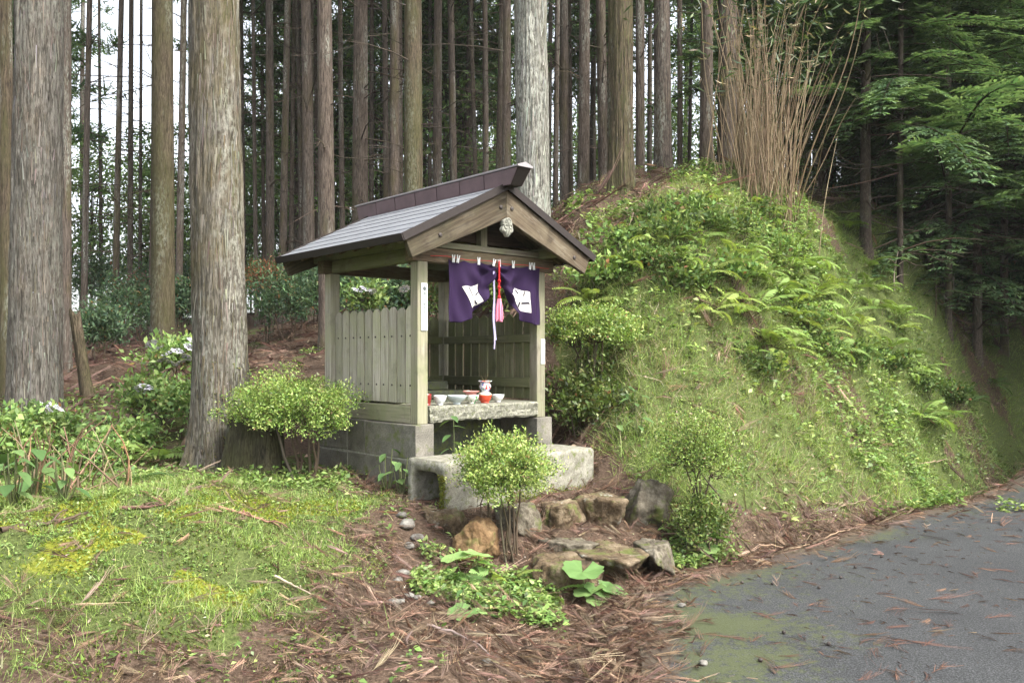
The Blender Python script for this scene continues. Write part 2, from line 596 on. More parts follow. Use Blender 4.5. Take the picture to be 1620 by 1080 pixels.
M['purple'] = plain('purple_cloth', (0.016, 0.005, 0.031), 0.85, 0.25, 220, 0.25, 0.0, 0.25)
M['white_cloth'] = plain('white_cloth', (0.66, 0.64, 0.60), 0.85, 0.25, 200, 0.2, 0.0, 0.06)
M['black_ink'] = plain('black_ink', (0.02, 0.015, 0.03), 0.8, 0.2)
M['white_paint'] = plain('white_plastic', (0.66, 0.67, 0.66), 0.5, 0.4, 50, 0.1)
M['plaque'] = plain('plaque_white', (0.60, 0.64, 0.62), 0.6, 0.3, 25, 0.05, 0.0, 0.1)
M['ink'] = plain('ink', (0.10, 0.11, 0.11), 0.7, 0.2)
M['red_cord'] = plain('red_cord', (0.55, 0.02, 0.025), 0.7, 0.3, 120, 0.3)
M['pink'] = plain('pink_tassel', (0.75, 0.24, 0.34), 0.8, 0.2, 120, 0.3)
M['lilac'] = plain('lilac_ribbon', (0.30, 0.27, 0.42), 0.7, 0.3, 90, 0.2)
M['porc'] = plain('white_porcelain', (0.66, 0.68, 0.67), 0.18, 0.6, 30, 0.0, 0.0, 0.05)
M['porc_blue'] = plain('pale_blue_porcelain', (0.46, 0.52, 0.53), 0.2, 0.6, 14, 0.0, 0.0, 0.2)
M['red_glaze'] = plain('red_glaze', (0.55, 0.06, 0.025), 0.2, 0.6, 30, 0.0)
M['pink_glaze'] = plain('pink_glaze', (0.55, 0.23, 0.20), 0.25, 0.6, 20, 0.0, 0.0, 0.2)
M['cream'] = plain('cream_glaze', (0.60, 0.56, 0.45), 0.3, 0.5, 16, 0.0, 0.0, 0.15)
M['gold'] = plain('gilded_metal', (0.65, 0.48, 0.05), 0.35, 0.5, 30, 0.1, 0.6)
M['red_glass'] = plain('red_glass', (0.20, 0.02, 0.015), 0.12, 0.7, 10, 0.0)
M['wax'] = plain('wax', (0.6, 0.58, 0.5), 0.5, 0.4)
M['red_cloth'] = plain('red_cloth', (0.42, 0.012, 0.012), 0.85, 0.2, 150, 0.2)

def painted_mat(name, base, spots, scale):
    m, nt, b, out = newmat(name)
    v = coord(nt)
    c = base
    for i, (s, t) in enumerate(spots):
        f = ramp(nt, tex(nt, mapped(nt, v, (1, 1, 1), loc=(i * 3.1, i * 5.7, i)), scale, 2), [(t, 0.0), (t + 0.02, 1.0)])
        c = mix(nt, f, c, s)
    lk(nt, c, b.inputs['Base Color'])
    b.inputs['Roughness'].default_value = 0.22
    return m
M['vase_paint'] = painted_mat('painted_porcelain', (0.60, 0.62, 0.66), [((0.05, 0.09, 0.35), 0.56), ((0.55, 0.06, 0.03), 0.57), ((0.06, 0.25, 0.08), 0.60)], 34)
M['green_paint'] = painted_mat('green_flowered_porcelain', (0.66, 0.65, 0.58), [((0.10, 0.28, 0.12), 0.56)], 26)

def bamboo_mat():
    m, nt, b, out = newmat('dry_bamboo')
    v = shifted(nt, coord(nt))
    n = tex(nt, mapped(nt, v, (8, 8, 1.2)), 1.0, 4)
    c = ramp(nt, objrand(nt), [(0.0, (0.14, 0.092, 0.05)), (0.5, (0.26, 0.185, 0.10)), (0.8, (0.20, 0.165, 0.08)), (1.0, (0.34, 0.26, 0.155))])
    c = mix(nt, ramp(nt, n, [(0.4, 0.0), (0.65, 0.6)]), c, (0.12, 0.075, 0.04))
    lk(nt, c, b.inputs['Base Color'])
    b.inputs['Roughness'].default_value = 0.6
    return m
M['bamboo'] = bamboo_mat()

def ground_mat():
    m, nt, b, out = newmat('forest_ground')
    at = nd(nt, 'ShaderNodeAttribute', attribute_name='Col')
    sp = nd(nt, 'ShaderNodeSeparateColor')
    lk(nt, at.outputs['Color'], sp.inputs[0])
    v = coord(nt, 'Object')
    n1 = tex(nt, v, 9, 6, 0.65)
    n2 = tex(nt, v, 45, 5, 0.7)
    n3 = tex(nt, mapped(nt, v, (1, 1, 1), loc=(5, 2, 8)), 2.2, 5, 0.6)
    soil = ramp(nt, n2, [(0.3, (0.03, 0.021, 0.015)), (0.5, (0.075, 0.051, 0.036)), (0.7, (0.15, 0.108, 0.08))])
    green = ramp(nt, n2, [(0.3, (0.028, 0.036, 0.012)), (0.5, (0.07, 0.09, 0.028)), (0.7, (0.12, 0.14, 0.05))])
    moss = ramp(nt, n2, [(0.3, (0.06, 0.07, 0.008)), (0.5, (0.15, 0.165, 0.02)), (0.7, (0.24, 0.24, 0.04))])
    def sharp(ch, nn):
        a = nd(nt, 'ShaderNodeMath', operation='ADD')
        lk(nt, ch, a.inputs[0])
        lk(nt, nn, a.inputs[1])
        return ramp(nt, a.outputs[0], [(0.88, 0.0), (1.0, 1.0)])
    c = mix(nt, sharp(sp.outputs[1], n1), soil, green)
    c = mix(nt, sharp(sp.outputs[2], n3), c, moss)
    lk(nt, c, b.inputs['Base Color'])
    b.inputs['Roughness'].default_value = 0.95
    b.inputs['Specular IOR Level'].default_value = 0.1
    bump(nt, b, mix(nt, 0.5, n1, n2), 0.9, 0.03)
    return m
M['ground'] = ground_mat()

def road_mat():
    m, nt, b, out = newmat('asphalt')
    at = nd(nt, 'ShaderNodeAttribute', attribute_name='Col')
    sp = nd(nt, 'ShaderNodeSeparateColor')
    lk(nt, at.outputs['Color'], sp.inputs[0])
    v = coord(nt, 'Object')
    n1 = tex(nt, v, 95, 4, 0.85)
    n2 = tex(nt, v, 2.2, 5, 0.6)
    n3 = tex(nt, v, 15, 8, 0.85)
    vo = nd(nt, 'ShaderNodeTexVoronoi')
    vo.inputs['Scale'].default_value = 150
    lk(nt, v, vo.inputs['Vector'])
    c = ramp(nt, n1, [(0.36, (0.007, 0.0075, 0.008)), (0.5, (0.026, 0.0275, 0.029)), (0.64, (0.105, 0.108, 0.112))])
    c = mix(nt, ramp(nt, n2, [(0.35, 0.0), (0.7, 0.35)]), c, mix(nt, 1.0, c, (1.5, 1.5, 1.5), 'MULTIPLY'))
    n5 = tex(nt, mapped(nt, v, (1, 1, 1), loc=(7, 3, 0)), 1.1, 6, 0.7)
    c = mix(nt, ramp(nt, n5, [(0.45, 0.0), (0.6, 0.5)]), c, mix(nt, 1.0, c, (0.6, 0.6, 0.62), 'MULTIPLY'))
    g = nd(nt, 'ShaderNodeMath', operation='ADD')
    lk(nt, sp.outputs[0], g.inputs[0])
    lk(nt, n3, g.inputs[1])
    c = mix(nt, ramp(nt, g.outputs[0], [(0.68, 0.0), (0.76, 0.65)]), c, (0.065, 0.078, 0.024))
    g2 = nd(nt, 'ShaderNodeMath', operation='ADD')
    lk(nt, sp.outputs[1], g2.inputs[0])
    lk(nt, n3, g2.inputs[1])
    c = mix(nt, ramp(nt, g2.outputs[0], [(0.95, 0.0), (1.15, 0.8)]), c, (0.07, 0.048, 0.036))
    lk(nt, c, b.inputs['Base Color'])
    b.inputs['Roughness'].default_value = 0.75
    b.inputs['Specular IOR Level'].default_value = 0.35
    bump(nt, b, mix(nt, 0.6, n1, vo.outputs['Distance']), 0.6, 0.004)
    return m
M['asphalt'] = road_mat()
# ---------------------------------------------------------------- terrain
ROAD = np.array([(-9, -6), (-6, -2), (-3, 1.2), (-1.2, 2.6), (0.35, 3.7), (0.66, 4.3), (0.74, 5.0), (0.74, 5.5), (0.95, 6.0), (1.84, 6.65),
                 (2.68, 7.4), (3.87, 8.57), (5.26, 9.73), (7.3, 12.0), (10.6, 16), (14.5, 21), (19, 27), (25, 27), (20, 21), (15.2, 15.5), (11.6, 11.3), (8.8, 8.2), (6.8, 5.2), (5.8, 2), (5.5, -6)], float)

def road_sd(x, y):
    """distance to the road's edge, negative on the road; also the nearest edge point"""
    x = np.asarray(x, float).ravel()
    y = np.asarray(y, float).ravel()
    best = np.full(len(x), 1e9)
    bx, by = x.copy(), y.copy()
    inside = np.zeros(len(x), bool)
    n = len(ROAD)
    for i in range(n):
        ax, ay = ROAD[i]
        cx, cy2 = ROAD[(i + 1) % n]
        dx, dy = cx - ax, cy2 - ay
        t = np.clip(((x - ax) * dx + (y - ay) * dy) / (dx * dx + dy * dy), 0, 1)
        qx, qy = ax + t * dx, ay + t * dy
        d = np.hypot(x - qx, y - qy)
        m = d < best
        best[m], bx[m], by[m] = d[m], qx[m], qy[m]
        if dy != 0:
            c = ((ay > y) != (cy2 > y)) & (x < dx * (y - ay) / dy + ax)
            inside ^= c
    return np.where(inside, -best, best), bx, by

_px = [(250, 800, 5.3), (120, 815, 5.1), (330, 810, 5.5), (0, 830, 4.9), (100, 1000, 3.9), (420, 800, 5.9), (560, 900, 5.2), (600, 950, 4.8), (620, 830, 6.2), (600, 780, 7.0),
       (60, 660, 9.5), (0, 640, 11), (100, 590, 13), (200, 590, 13.5), (270, 600, 12), (440, 580, 12), (430, 530, 16), (510, 565, 12.2),
       (900, 690, 8.9), (900, 600, 9.35), (900, 500, 9.9), (900, 400, 10.7), (900, 345, 12),
       (1000, 720, 7.7), (1000, 600, 8.6), (1000, 500, 9.3), (1000, 400, 10.3), (1000, 315, 11.8),
       (1100, 700, 8.0), (1100, 600, 8.7), (1100, 500, 9.3), (1100, 400, 10.0), (1100, 322, 10.8), (1140, 305, 11.3), (1060, 306, 11.5), (1250, 305, 12.5),
       (1300, 700, 9.6), (1300, 600, 10.4), (1300, 500, 11.2), (1300, 400, 12.1), (1290, 330, 13.0), (1210, 302, 12.1),
       (1200, 700, 8.6), (1200, 600, 9.4), (1200, 500, 10.1), (1200, 400, 10.9), (1200, 325, 11.7),
       (1450, 650, 12.2), (1450, 560, 13.1), (1450, 470, 14.0), (1450, 380, 15.0),
       (1600, 630, 15.5), (1600, 560, 16.7), (1600, 470, 18.0)]
_wp = [(-2.1, 3.5, .25), (-1, 3.6, .14), (0, 3.8, .04), (-3.5, 3.5, .36), (-2.7, 8.0, .53), (-1.95, 7.5, .55), (-3.4, 7.6, .52), (-4.4, 7.4, .5),
       (-.784, 7.2, .49), (.24, 8.1, .5), (-1.745, 8.29, .52), (-.72, 9.19, .62), (-.7, 8.1, .5), (-.5, 6.5, .46), (.6, 7.5, .46), (-.84, 6.9, .46), (.1, 7.0, .45),
       (-1.2, 9.9, 1.0), (-2.2, 10, 1.05), (-.2, 9.9, 1.3), (0, 11, 2.2), (-1, 12.5, 2.1), (-1.6, 13, 1.9),
       (.1, 5.85, .05), (.5, 6.02, .05), (.25, 6.35, .2), (.6, 6.45, .2), (.95, 6.7, .22), (.3, 6.85, .42), (-.3, 5.9, .15), (-.5, 5.5, .17), (1.2, 6.6, .12), (1.5, 6.8, .10), (2.3, 7.35, .1), (3.1, 8.3, .1), (4.2, 9.6, .1), (5.2, 11.0, .12), (6.6, 12.5, .12), (8.2, 14.5, .15),
       (.75, 14, 4.0), (2.2, 15, 4.2), (3.4, 14.5, 4.3), (5.5, 16.5, 4.2), (8.0, 18.5, 4.0), (11.5, 21.5, 3.4), (13.5, 24, 3.0),
       (-15, 20, 2.2), (-5, 22, 2.6), (3, 22, 4.6), (10, 26, 5.4), (20, 34, 5.5), (-20, 40, 3), (0, 45, 4.6), (24, 50, 7), (-40, 60, 4), (0, 80, 6), (50, 80, 8),
       (-12, 8, .6), (-20, 5, .5), (-8, 4, .45), (-8, 10, 1.0), (-60, 0, 0), (60, -20, 0), (0, -25, 0), (-30, -25, 0), (24, 5, 0), (45, 20, .5), (60, 45, 4), (-60, 80, 4), (-60, 30, 2)]
CP = np.array([tuple(pt(*p)) for p in _px] + _wp)

def _tps(r2):
    return 0.5 * r2 * np.log(r2 + 1e-9)

def _fit():
    n = len(CP)
    d2 = (CP[:, None, 0] - CP[None, :, 0]) ** 2 + (CP[:, None, 1] - CP[None, :, 1]) ** 2
    K = _tps(d2) + np.eye(n) * 0.06
    Pm = np.concatenate([np.ones((n, 1)), CP[:, :2]], 1)
    A = np.block([[K, Pm], [Pm.T, np.zeros((3, 3))]])
    return np.linalg.solve(A, np.concatenate([CP[:, 2], np.zeros(3)]))
_W = _fit()

def H(x, y, detail=True):
    shp = np.shape(x)
    x = np.asarray(x, float).ravel()
    y = np.asarray(y, float).ravel()
    z = np.empty(len(x))
    for i in range(0, len(x), 20000):
        s = slice(i, i + 20000)
        d2 = (x[s, None] - CP[None, :, 0]) ** 2 + (y[s, None] - CP[None, :, 1]) ** 2
        z[s] = _tps(d2) @ _W[:-3] + _W[-3] + _W[-2] * x[s] + _W[-1] * y[s]
    sd_, _, _ = road_sd(x, y)
    t = sstep(-0.05, 0.7, sd_)
    z = np.where(sd_ < 3, z * t + (1 - t) * -0.03, z)
    if detail:
        z = z + .06 * np.exp(-((sd_ + .02) / .17) ** 2) * sstep(.42, .6, fbm(x * 3.2, y * 3.2, 19., 2))
        a = sstep(0.0, 0.5, sd_)
        z = z + a * ((fbm(x * 2.2, y * 2.2, 3.0, 3) - .5) * 0.10 + (fbm(x * 9, y * 9, 1.0, 2) - .5) * 0.035)
        bk = sstep(.6, 1.4, x) * sstep(7.2, 8.4, y) * sstep(.3, 1.0, sd_)
        mn = sstep(-.9, -1.5, x) * (1 - sstep(7, 8, y)) * sstep(3, 3.6, y)
        z = z + mn * ((fbm(x * 2.0, y * 2.0, 33., 2) - .5) * .16 + (np.abs(fbm(x * 4, y * 4, 35., 2) - .5) - .1) * .10)
        z = z + bk * ((fbm(x * 1.1 + 3, y * 1.1, 11., 2) - .5) * .42 + (np.abs(fbm(x * 2.6, y * 2.6, 13., 2) - .5) - .12) * .30)
        z = z + sstep(9.5, 12, y) * (fbm(x * .8, y * .8, 7.0, 2) - .5) * 0.35
    return z.reshape(shp)

def hit(px, py):
    """where the view ray of a photo pixel meets the terrain"""
    Y = np.arange(3.2, 60, 0.02)
    X = (px - 810.0) / F_PX * Y
    Z = EYE - (py - HOR) / F_PX * Y
    h = H(X, Y)
    k = np.nonzero(Z < h)[0]
    i = k[0] if len(k) else len(Y) - 1
    return np.array([X[i], Y[i], h[i]])

def gnormal(x, y, e=0.08):
    zx = (H(x + e, y, False) - H(x - e, y, False)) / (2 * e)
    zy = (H(x, y + e, False) - H(x, y - e, False)) / (2 * e)
    return unit(np.stack([-zx, -zy, np.ones_like(zx)], -1))

SH_O = np.array([-.272, 7.653, .5])               # shrine origin: middle of the front pillars, on the ground
SH_A = math.atan2(.663, .749)
def sh_local(x, y):
    dx, dy = x - SH_O[0], y - SH_O[1]
    c, s = math.cos(SH_A), math.sin(SH_A)
    return dx * c + dy * s, -dx * s + dy * c

def masks(x, y):
    """litter, green, moss cover weights of the ground"""
    sd_, _, _ = road_sd(x, y)
    n1 = fbm(x * 1.3, y * 1.3, 2.0, 3)
    n2 = fbm(x * 3.1, y * 3.1, 5.0, 3)
    # mound left of the litter path
    edge = np.interp(y, [3.0, 3.9, 5.3, 6.3, 7.2, 8.0], [-.9, -.95, -1.0, -1.0, -1.15, -1.7])
    mound = sstep(-.25, .35, edge - x + (n2 - .5) * .9) * (1 - sstep(7.7, 8.6, y + (n1 - .5))) 
    front = 1 - sstep(3.6, 4.5, y + (n1 - .5) * 1.4 + np.clip(-x - 2.6, 0, 2) * .25)
    mound_g = mound * (1 - .75 * front)
    # bank on the right
    bl = np.interp(y, [6.5, 7.2, 8, 9, 10, 12], [1.35, 1.15, .85, .55, .35, .0])
    bank = sstep(-.15, .35, x - bl + (n2 - .5) * .4) * sstep(.25, .8, sd_ + (n2 - .5) * .5) * sstep(6.3, 7.0, y)
    ll = np.interp(x, [0, .8, 1.6, 2.5, 4, 6, 9], [9.8, 9.9, 10.9, 12.0, 13.4, 15.2, 18.5])      # above this line: brown litter under the cedars
    upper = sstep(-.4, .6, y - ll + (n1 - .5) * 1.6)
    shade = sstep(-.6, 1.4, x - np.interp(y, [8, 10, 11, 12, 14, 17], [9, 8, 7.6, 7.6, 9.2, 12.5]) + (n1 - .5) * 1.5)
    bank_g = bank * (1 - .85 * upper) * (1 - .6 * shade) * (1 - .75 * (sstep(.55, .64, fbm(x * 1.4, y * 1.4, 61., 2)) * sstep(9.0, 10.0, y)))
    green = np.clip(mound_g + bank_g, 0, 1)
    mm = sstep(.43, .56, n1) * sstep(.40, .55, n2) * sstep(4.0, 4.7, y) * (1 - .8 * sstep(6.3, 7.0, y)) * mound
    bmoss = np.exp(-((x - 1.55) ** 2 / .5 + (y - 8.65) ** 2 / .35)) * sstep(.35, .6, n2)
    moss = np.clip(mm * 1.15 + .12 * bmoss, 0, 1)
    back = sstep(7.8, 8.6, y) * sstep(-.2, .5, -x - .9 + (n2 - .5))
    green = np.clip(green + back * sstep(.58, .7, n1) * .5, 0, 1)
    litter = np.clip(1 - green, 0, 1)
    return litter, green, moss, mound, bank, upper, shade, sd_

def axis_coords(parts):
    out = [parts[0][0]]
    for a, b, s in parts:
        out += list(np.linspace(a, b, max(2, int(round((b - a) / s)) + 1))[1:])
    return np.array(out)
gx = axis_coords([(-70, -24, 4), (-24, -8, .8), (-8, -4.4, .2), (-4.4, 8, .06), (8, 14, .2), (14, 30, .8), (30, 70, 4)])
gy = axis_coords([(-30, -6, 3), (-6, 2, .6), (2, 14, .06), (14, 20, .2), (20, 40, 1.0), (40, 110, 5)])
GX, GY = np.meshgrid(gx, gy)
GZ = H(GX, GY)
lit, grn, mos, *_r = masks(GX.ravel(), GY.ravel())
Vg = np.stack([GX.ravel(), GY.ravel(), GZ.ravel()], -1)
nx, ny = len(gx), len(gy)
ii = (np.arange(ny - 1)[:, None] * nx + np.arange(nx - 1)[None, :]).ravel()
Fg = np.stack([ii, ii + 1, ii + nx + 1, ii + nx], -1)
kind(link('ground', mesh_np('ground', Vg, Fg, M['ground'], np.stack([lit, grn, mos], -1), True)), 'structure')['label'] = 'leaf-strewn forest ground rising to a steep grassy bank'

# road sheet
rx = np.arange(-10, 22.5, .12)
ry = np.arange(-6, 27.2, .12)
RX, RY = np.meshgrid(rx, ry)
s_, bx_, by_ = road_sd(RX, RY)
vx = np.where(s_ > 0, bx_, RX.ravel())
vy = np.where(s_ > 0, by_, RY.ravel())
nx = len(rx)
ii = (np.arange(len(ry) - 1)[:, None] * nx + np.arange(nx - 1)[None, :]).ravel()
Fr = np.stack([ii, ii + 1, ii + nx + 1, ii + nx], -1)
Fr = Fr[(s_[Fr] < 0).any(1)]
used, inv = np.unique(Fr.ravel(), return_inverse=True)
Vr = np.stack([vx[used], vy[used], np.full(len(used), .012)], -1)
ss = np.minimum(s_[used], 0)
moss_e = np.exp(ss / .7) * (.05 + .6 * fbm(vx[used] * 2.5, vy[used] * 2.5, 1.0, 3)) + .55 * (fbm(vx[used] * 3.1, vy[used] * 3.1, 2.0, 3) - .2) * np.exp(-((vx[used] - 1.2) ** 2 + (vy[used] - 5.0) ** 2) / .9)
dirt_e = np.exp(ss / .35) * .8
moss_e = moss_e * .75
kind(link('road', mesh_np('road', Vr, inv.reshape(-1, 4), M['asphalt'], np.stack([moss_e, dirt_e, ss * 0], -1))), 'structure')['label'] = 'grey asphalt lane with fallen cedar twigs and green algae'

# ---------------------------------------------------------------- ground cover
def sample(n, x0, x1, y0, y1, wfun, r=rng):
    x = r.uniform(x0, x1, n)
    y = r.uniform(y0, y1, n)
    k = r.uniform(size=n) < wfun(x, y)
    x, y = x[k], y[k]
    lx, ly = sh_local(x, y)
    inside = (np.abs(lx) < .80) & (ly > -.08) & (ly < 1.56)
    inside |= (lx > -.95) & (lx < .73) & (ly > -.72) & (ly < -.18)
    x, y = x[~inside], y[~inside]
    return np.stack([x, y, H(x, y)], -1)

def view_w(x, y, m=1.1):
    """keeps what could be seen from here or a few steps aside"""
    return (np.abs(x) < .62 * y * m + 1.2)

# dead cedar sprigs
def sprig(seed, n=10, L=.2):
    r = np.random.default_rng(seed)
    q = Q()
    turn = r.uniform(-1.3, 1.3)
    def axis(t):
        return np.stack([L * t, turn * L * .6 * t * t, .02 * np.sin(t * 3) * L / .2], -1)
    P, D, B, Ls = [], [], [], []
    for i in range(n):
        t = r.uniform(0, .75)
        a = axis(np.array(t))
        side = r.choice([-1, 1]) * r.uniform(.2, 1.2)
        d = unit(np.array([1, side + turn * t, r.uniform(.0, .35)]))
        P.append(a); D.append(d); Ls.append(L * r.uniform(.35, .65))
        B.append(np.array([.3, -side * .55 + turn * .8 + r.normal() * .25, -.3 * d[2] - .06]))
    P.append(axis(np.array(0.))); D.append(unit(np.array([1, turn * .1, .1]))); B.append(np.array([0, turn * .9, -.08])); Ls.append(L)
    ribbons(q, np.array(P), np.array(D), np.array(B), np.array(Ls), r.uniform(.0022, .0040, len(P)), np.ones(3), 2, .6)
    V, F = np.concatenate(q.V), np.concatenate(q.F)
    return V, F, np.clip(r.normal(1, .18, len(P)).repeat(6), .5, 1.5)
SPRIGS = [sprig(i, n, L) for i, (n, L) in enumerate([(14, .13), (16, .16), (12, .10), (15, .14), (13, .18), (11, .09)])]
LC = np.array([(.15, .094, .064), (.195, .132, .092), (.10, .06, .04), (.25, .178, .128), (.16, .11, .08)])

def lay_sprigs(q, P, lift, smin, smax, tilt=.25, cols=LC, r=rng):
    n = len(P)
    N = unit(gnormal(P[:, 0], P[:, 1]) + r.normal(size=(n, 3)) * tilt)
    Mx = frames(N, r.uniform(0, 6.28, n))
    S = r.uniform(smin, smax, n)
    C = vary(cols[r.integers(len(cols), size=n)], n, .22)
    P = P + N * (lift * r.uniform(.2, 1.6, n))[:, None]
    w_ = r.integers(len(SPRIGS), size=n)
    for i, p in enumerate(SPRIGS):
        m = w_ == i
        scatter(q, p, P[m], Mx[m], S[m], C[m])

def w_near(x, y):
    l, g, mo, md, bk, up, sh, s = masks(x, y)
    return np.where(s > -.02, l * view_w(x, y) * .95 + .13 * md + .02 * bk, np.exp(s / .20) * .7 * (y > 3.5) * (fbm(x * 2, y * 2, 71., 2) > .42)) * (fbm(x * 2.5, y * 2.5, 9., 2) > .33)
q = Q()
lay_sprigs(q, sample(26000, -4.5, 4.5, 3.2, 8.6, w_near), .016, .45, 1.0, .35)
def w_edge(x, y):
    s, _, _ = road_sd(x, y)
    return np.exp(-((s - .17) / .36) ** 2) * view_w(x, y)
lay_sprigs(q, sample(32000, 0.3, 10, 3.8, 17, w_edge), .022, .5, 1.05, .35)
P = sample(2500, -9, 2.5, 8.2, 17, lambda x, y: masks(x, y)[0] * view_w(x, y))
lay_sprigs(q, P, .03, 1.2, 2.4, .3, np.array([(.12, .072, .052), (.16, .10, .074), (.085, .05, .037)]))
P = sample(2000, 0.3, 9, 8.0, 16, lambda x, y: np.clip(masks(x, y)[5] + .4 * masks(x, y)[6] + .05 + .55 * (fbm(x * 1.4, y * 1.4, 61., 2) > .58), 0, 1) * view_w(x, y))
lay_sprigs(q, P, .03, 1.0, 2.0, .3, np.array([(.15, .085, .06), (.21, .12, .085), (.28, .2, .15)]))
lay_sprigs(q, sample(3200, .0, 1.2, 3.4, 6.2, lambda x, y: np.exp(-(road_sd(x, y)[0] / .28) ** 2)), .02, .5, 1.0, .3)
kind(q.build('leaf_litter', M['dry']), 'stuff')

# dry flakes, bark bits and broken leaves
q = Q()
def flakes(P, lmin, lmax, cols, r=rng):
    n = len(P)
    N = unit(gnormal(P[:, 0], P[:, 1]) + r.normal(size=(n, 3)) * .45)
    yaw = r.uniform(0, 6.28, n)
    Mx = frames(N, yaw)
    L = r.uniform(lmin, lmax, n)
    leaves(q, P + N * .012, Mx[:, :, 0], N, L, L * r.uniform(.15, .5, n), vary(cols[r.integers(len(cols), size=n)], n, .25), r.uniform(-.2, .3), .1)
TAN = np.array([(.26, .20, .145), (.21, .14, .09), (.14, .088, .06), (.34, .27, .20), (.085, .055, .038)])
flakes(sample(16000, -4.5, 4.5, 3.2, 8.8, w_near), .010, .036, TAN * .9)
flakes(sample(44000, 0.3, 10, 3.8, 17, w_edge), .012, .042, TAN)
flakes(sample(9000, -9, 9, 8.2, 17, lambda x, y: masks(x, y)[0] * view_w(x, y)), .03, .09, TAN * .75)
flakes(sample(5000, .5, 8, 6.5, 13, lambda x, y: masks(x, y)[4] * .8), .02, .06, TAN)
flakes(sample(1500, .8, 8, 3.6, 11, lambda x, y: (road_sd(x, y)[0] < -.1) * .35), .006, .03, TAN * .7)
kind(q.build('dry_leaf_flakes', M['dry']), 'stuff')

# fine cedar needles and crumbs on the asphalt
q = Q()
P = sample(4200, .6, 9, 3.4, 12, lambda x, y: (road_sd(x, y)[0] < -.05) * (fbm(x * 1.6, y * 1.6, 4., 3) > .52) * .9)
P[:, 2] = .013
lay_sprigs(q, P[:1000], .004, .15, .5, .04, LC * .65)
kind(q.build('road_needles', M['dry']), 'stuff')

# grass
GC = np.array([(.22, .315, .075), (.28, .37, .105), (.165, .245, .06), (.34, .39, .15), (.36, .34, .2)])
def grass(q, P, lmin, lmax, wd, lean=.45, cols=GC, pr=(.3, .3, .2, .13, .07), r=rng):
    n = len(P)
    N = gnormal(P[:, 0], P[:, 1])
    D = unit(np.array([0, 0, 1.0]) * .75 + N * .4 + r.normal(size=(n, 3)) * lean)
    B = r.normal(size=(n, 3)) * .35 + np.array([0, 0, -.28])
    L = r.uniform(lmin, lmax, n) * (.6 + .8 * fbm(P[:, 0] * 2, P[:, 1] * 2, 6., 2))
    ribbons(q, P, D, B, L, wd * r.uniform(.7, 1.3, n), vary(cols[r.choice(len(cols), size=n, p=pr)], n, .2), 2)
q = Q()
grass(q, sample(130000, -4.6, -.5, 3.1, 8.4, lambda x, y: masks(x, y)[1] * (.12 + .88 * (fbm(x * 2.3, y * 2.3, 8., 2) > .5)) * (1 - .75 * masks(x, y)[2])), .03, .085, .0032)
def w_bank(x, y):
    l, g, mo, md, bk, up, sh, s = masks(x, y)
    low = 1 - .6 * sstep(8.4, 10.8, y - .55 * np.clip(x - 1.5, 0, 6))
    return bk * (1 - .9 * up) * (1 - .55 * sh) * low * (1 - .6 * mo) * (.35 + .65 * (fbm(x * 1.8, y * 1.8, 3., 2) > .45))
grass(q, sample(390000, .5, 11.5, 6.6, 18, w_bank), .06, .19, .0046, .55)
grass(q, sample(16000, .5, 7, 6.8, 12, lambda x, y: w_bank(x, y) * (fbm(x * 2.2, y * 2.2, 51., 2) > .55)), .14, .30, .0055, .5)
grass(q, sample(16000, .5, 4.5, 8, 11.5, lambda x, y: masks(x, y)[4] * .6), .08, .2, .005, .7, np.array([(.30, .25, .16), (.24, .18, .11), (.36, .31, .22), (.2, .2, .09), (.15, .1, .06)]))
kind(q.build('grass', M['grass']), 'stuff')

# moss: low tufts
q = Q()
P = sample(110000, -4.6, -.6, 3.4, 8.2, lambda x, y: masks(x, y)[2] * .95)
P3 = sample(95000, -4.6, -.6, 3.3, 8.3, lambda x, y: masks(x, y)[3] * (fbm(x * 3.3, y * 3.3, 91., 2) > .44) * .7)
P2 = sample(16000, .5, 3, 7.6, 10, lambda x, y: masks(x, y)[2])
for Pm, s in ((P, .9), (P2, 1.3), (P3, 1.0)):
    n = len(Pm)
    D = unit(np.array([0, 0, 1.0]) + rng.normal(size=(n, 3)) * .8)
    leaves(q, Pm, D, rand_dir(n), rng.uniform(.012, .026, n) * s, rng.uniform(.008, .016, n) * s, vary((np.array([(.21, .265, .04), (.28, .315, .055), (.15, .21, .035)]) if Pm is not P3 else np.array([(.13, .19, .04), (.18, .24, .05), (.09, .13, .03), (.16, .13, .06)]))[rng.integers(3 if Pm is not P3 else 4, size=n)], n, .2))
kind(q.build('moss', M['grass']), 'stuff')

# low herbs: small leaves in rosettes
q = Q()
HC = np.array([(.15, .235, .06), (.20, .29, .085), (.105, .18, .045), (.26, .34, .11)])
def herbs(P, per, lmin, lmax, hgt, cols=HC, r=rng):
    n = len(P)
    N = gnormal(P[:, 0], P[:, 1])
    up = unit(N * .5 + np.array([0, 0, .7]))
    c = cols[r.integers(len(cols), size=n)]
    for k in range(per):
        out = unit(r.normal(size=(n, 3)) * np.array([1, 1, .3]))
        L = r.uniform(lmin, lmax, n)
        h = r.uniform(.1, 1, n) * hgt
        base = P + up * h[:, None] + out * (L * .3)[:, None]
        leaves(q, base, unit(out + up * r.uniform(-.2, .5, n)[:, None]), unit(up + r.normal(size=(n, 3)) * .35), L, L * r.uniform(.4, .75, n), vary(c, n, .2))
herbs(sample(10000, -4.6, -.7, 3.3, 8.3, lambda x, y: masks(x, y)[1] * (fbm(x * 1.9, y * 1.9, 12., 2) > .42)), 4, .010, .028, .03)
herbs(sample(1000, -2.2, -.3, 3.4, 8, lambda x, y: masks(x, y)[0] * .35 * (fbm(x * 2, y * 2, 15., 2) > .5)), 5, .02, .05, .05)
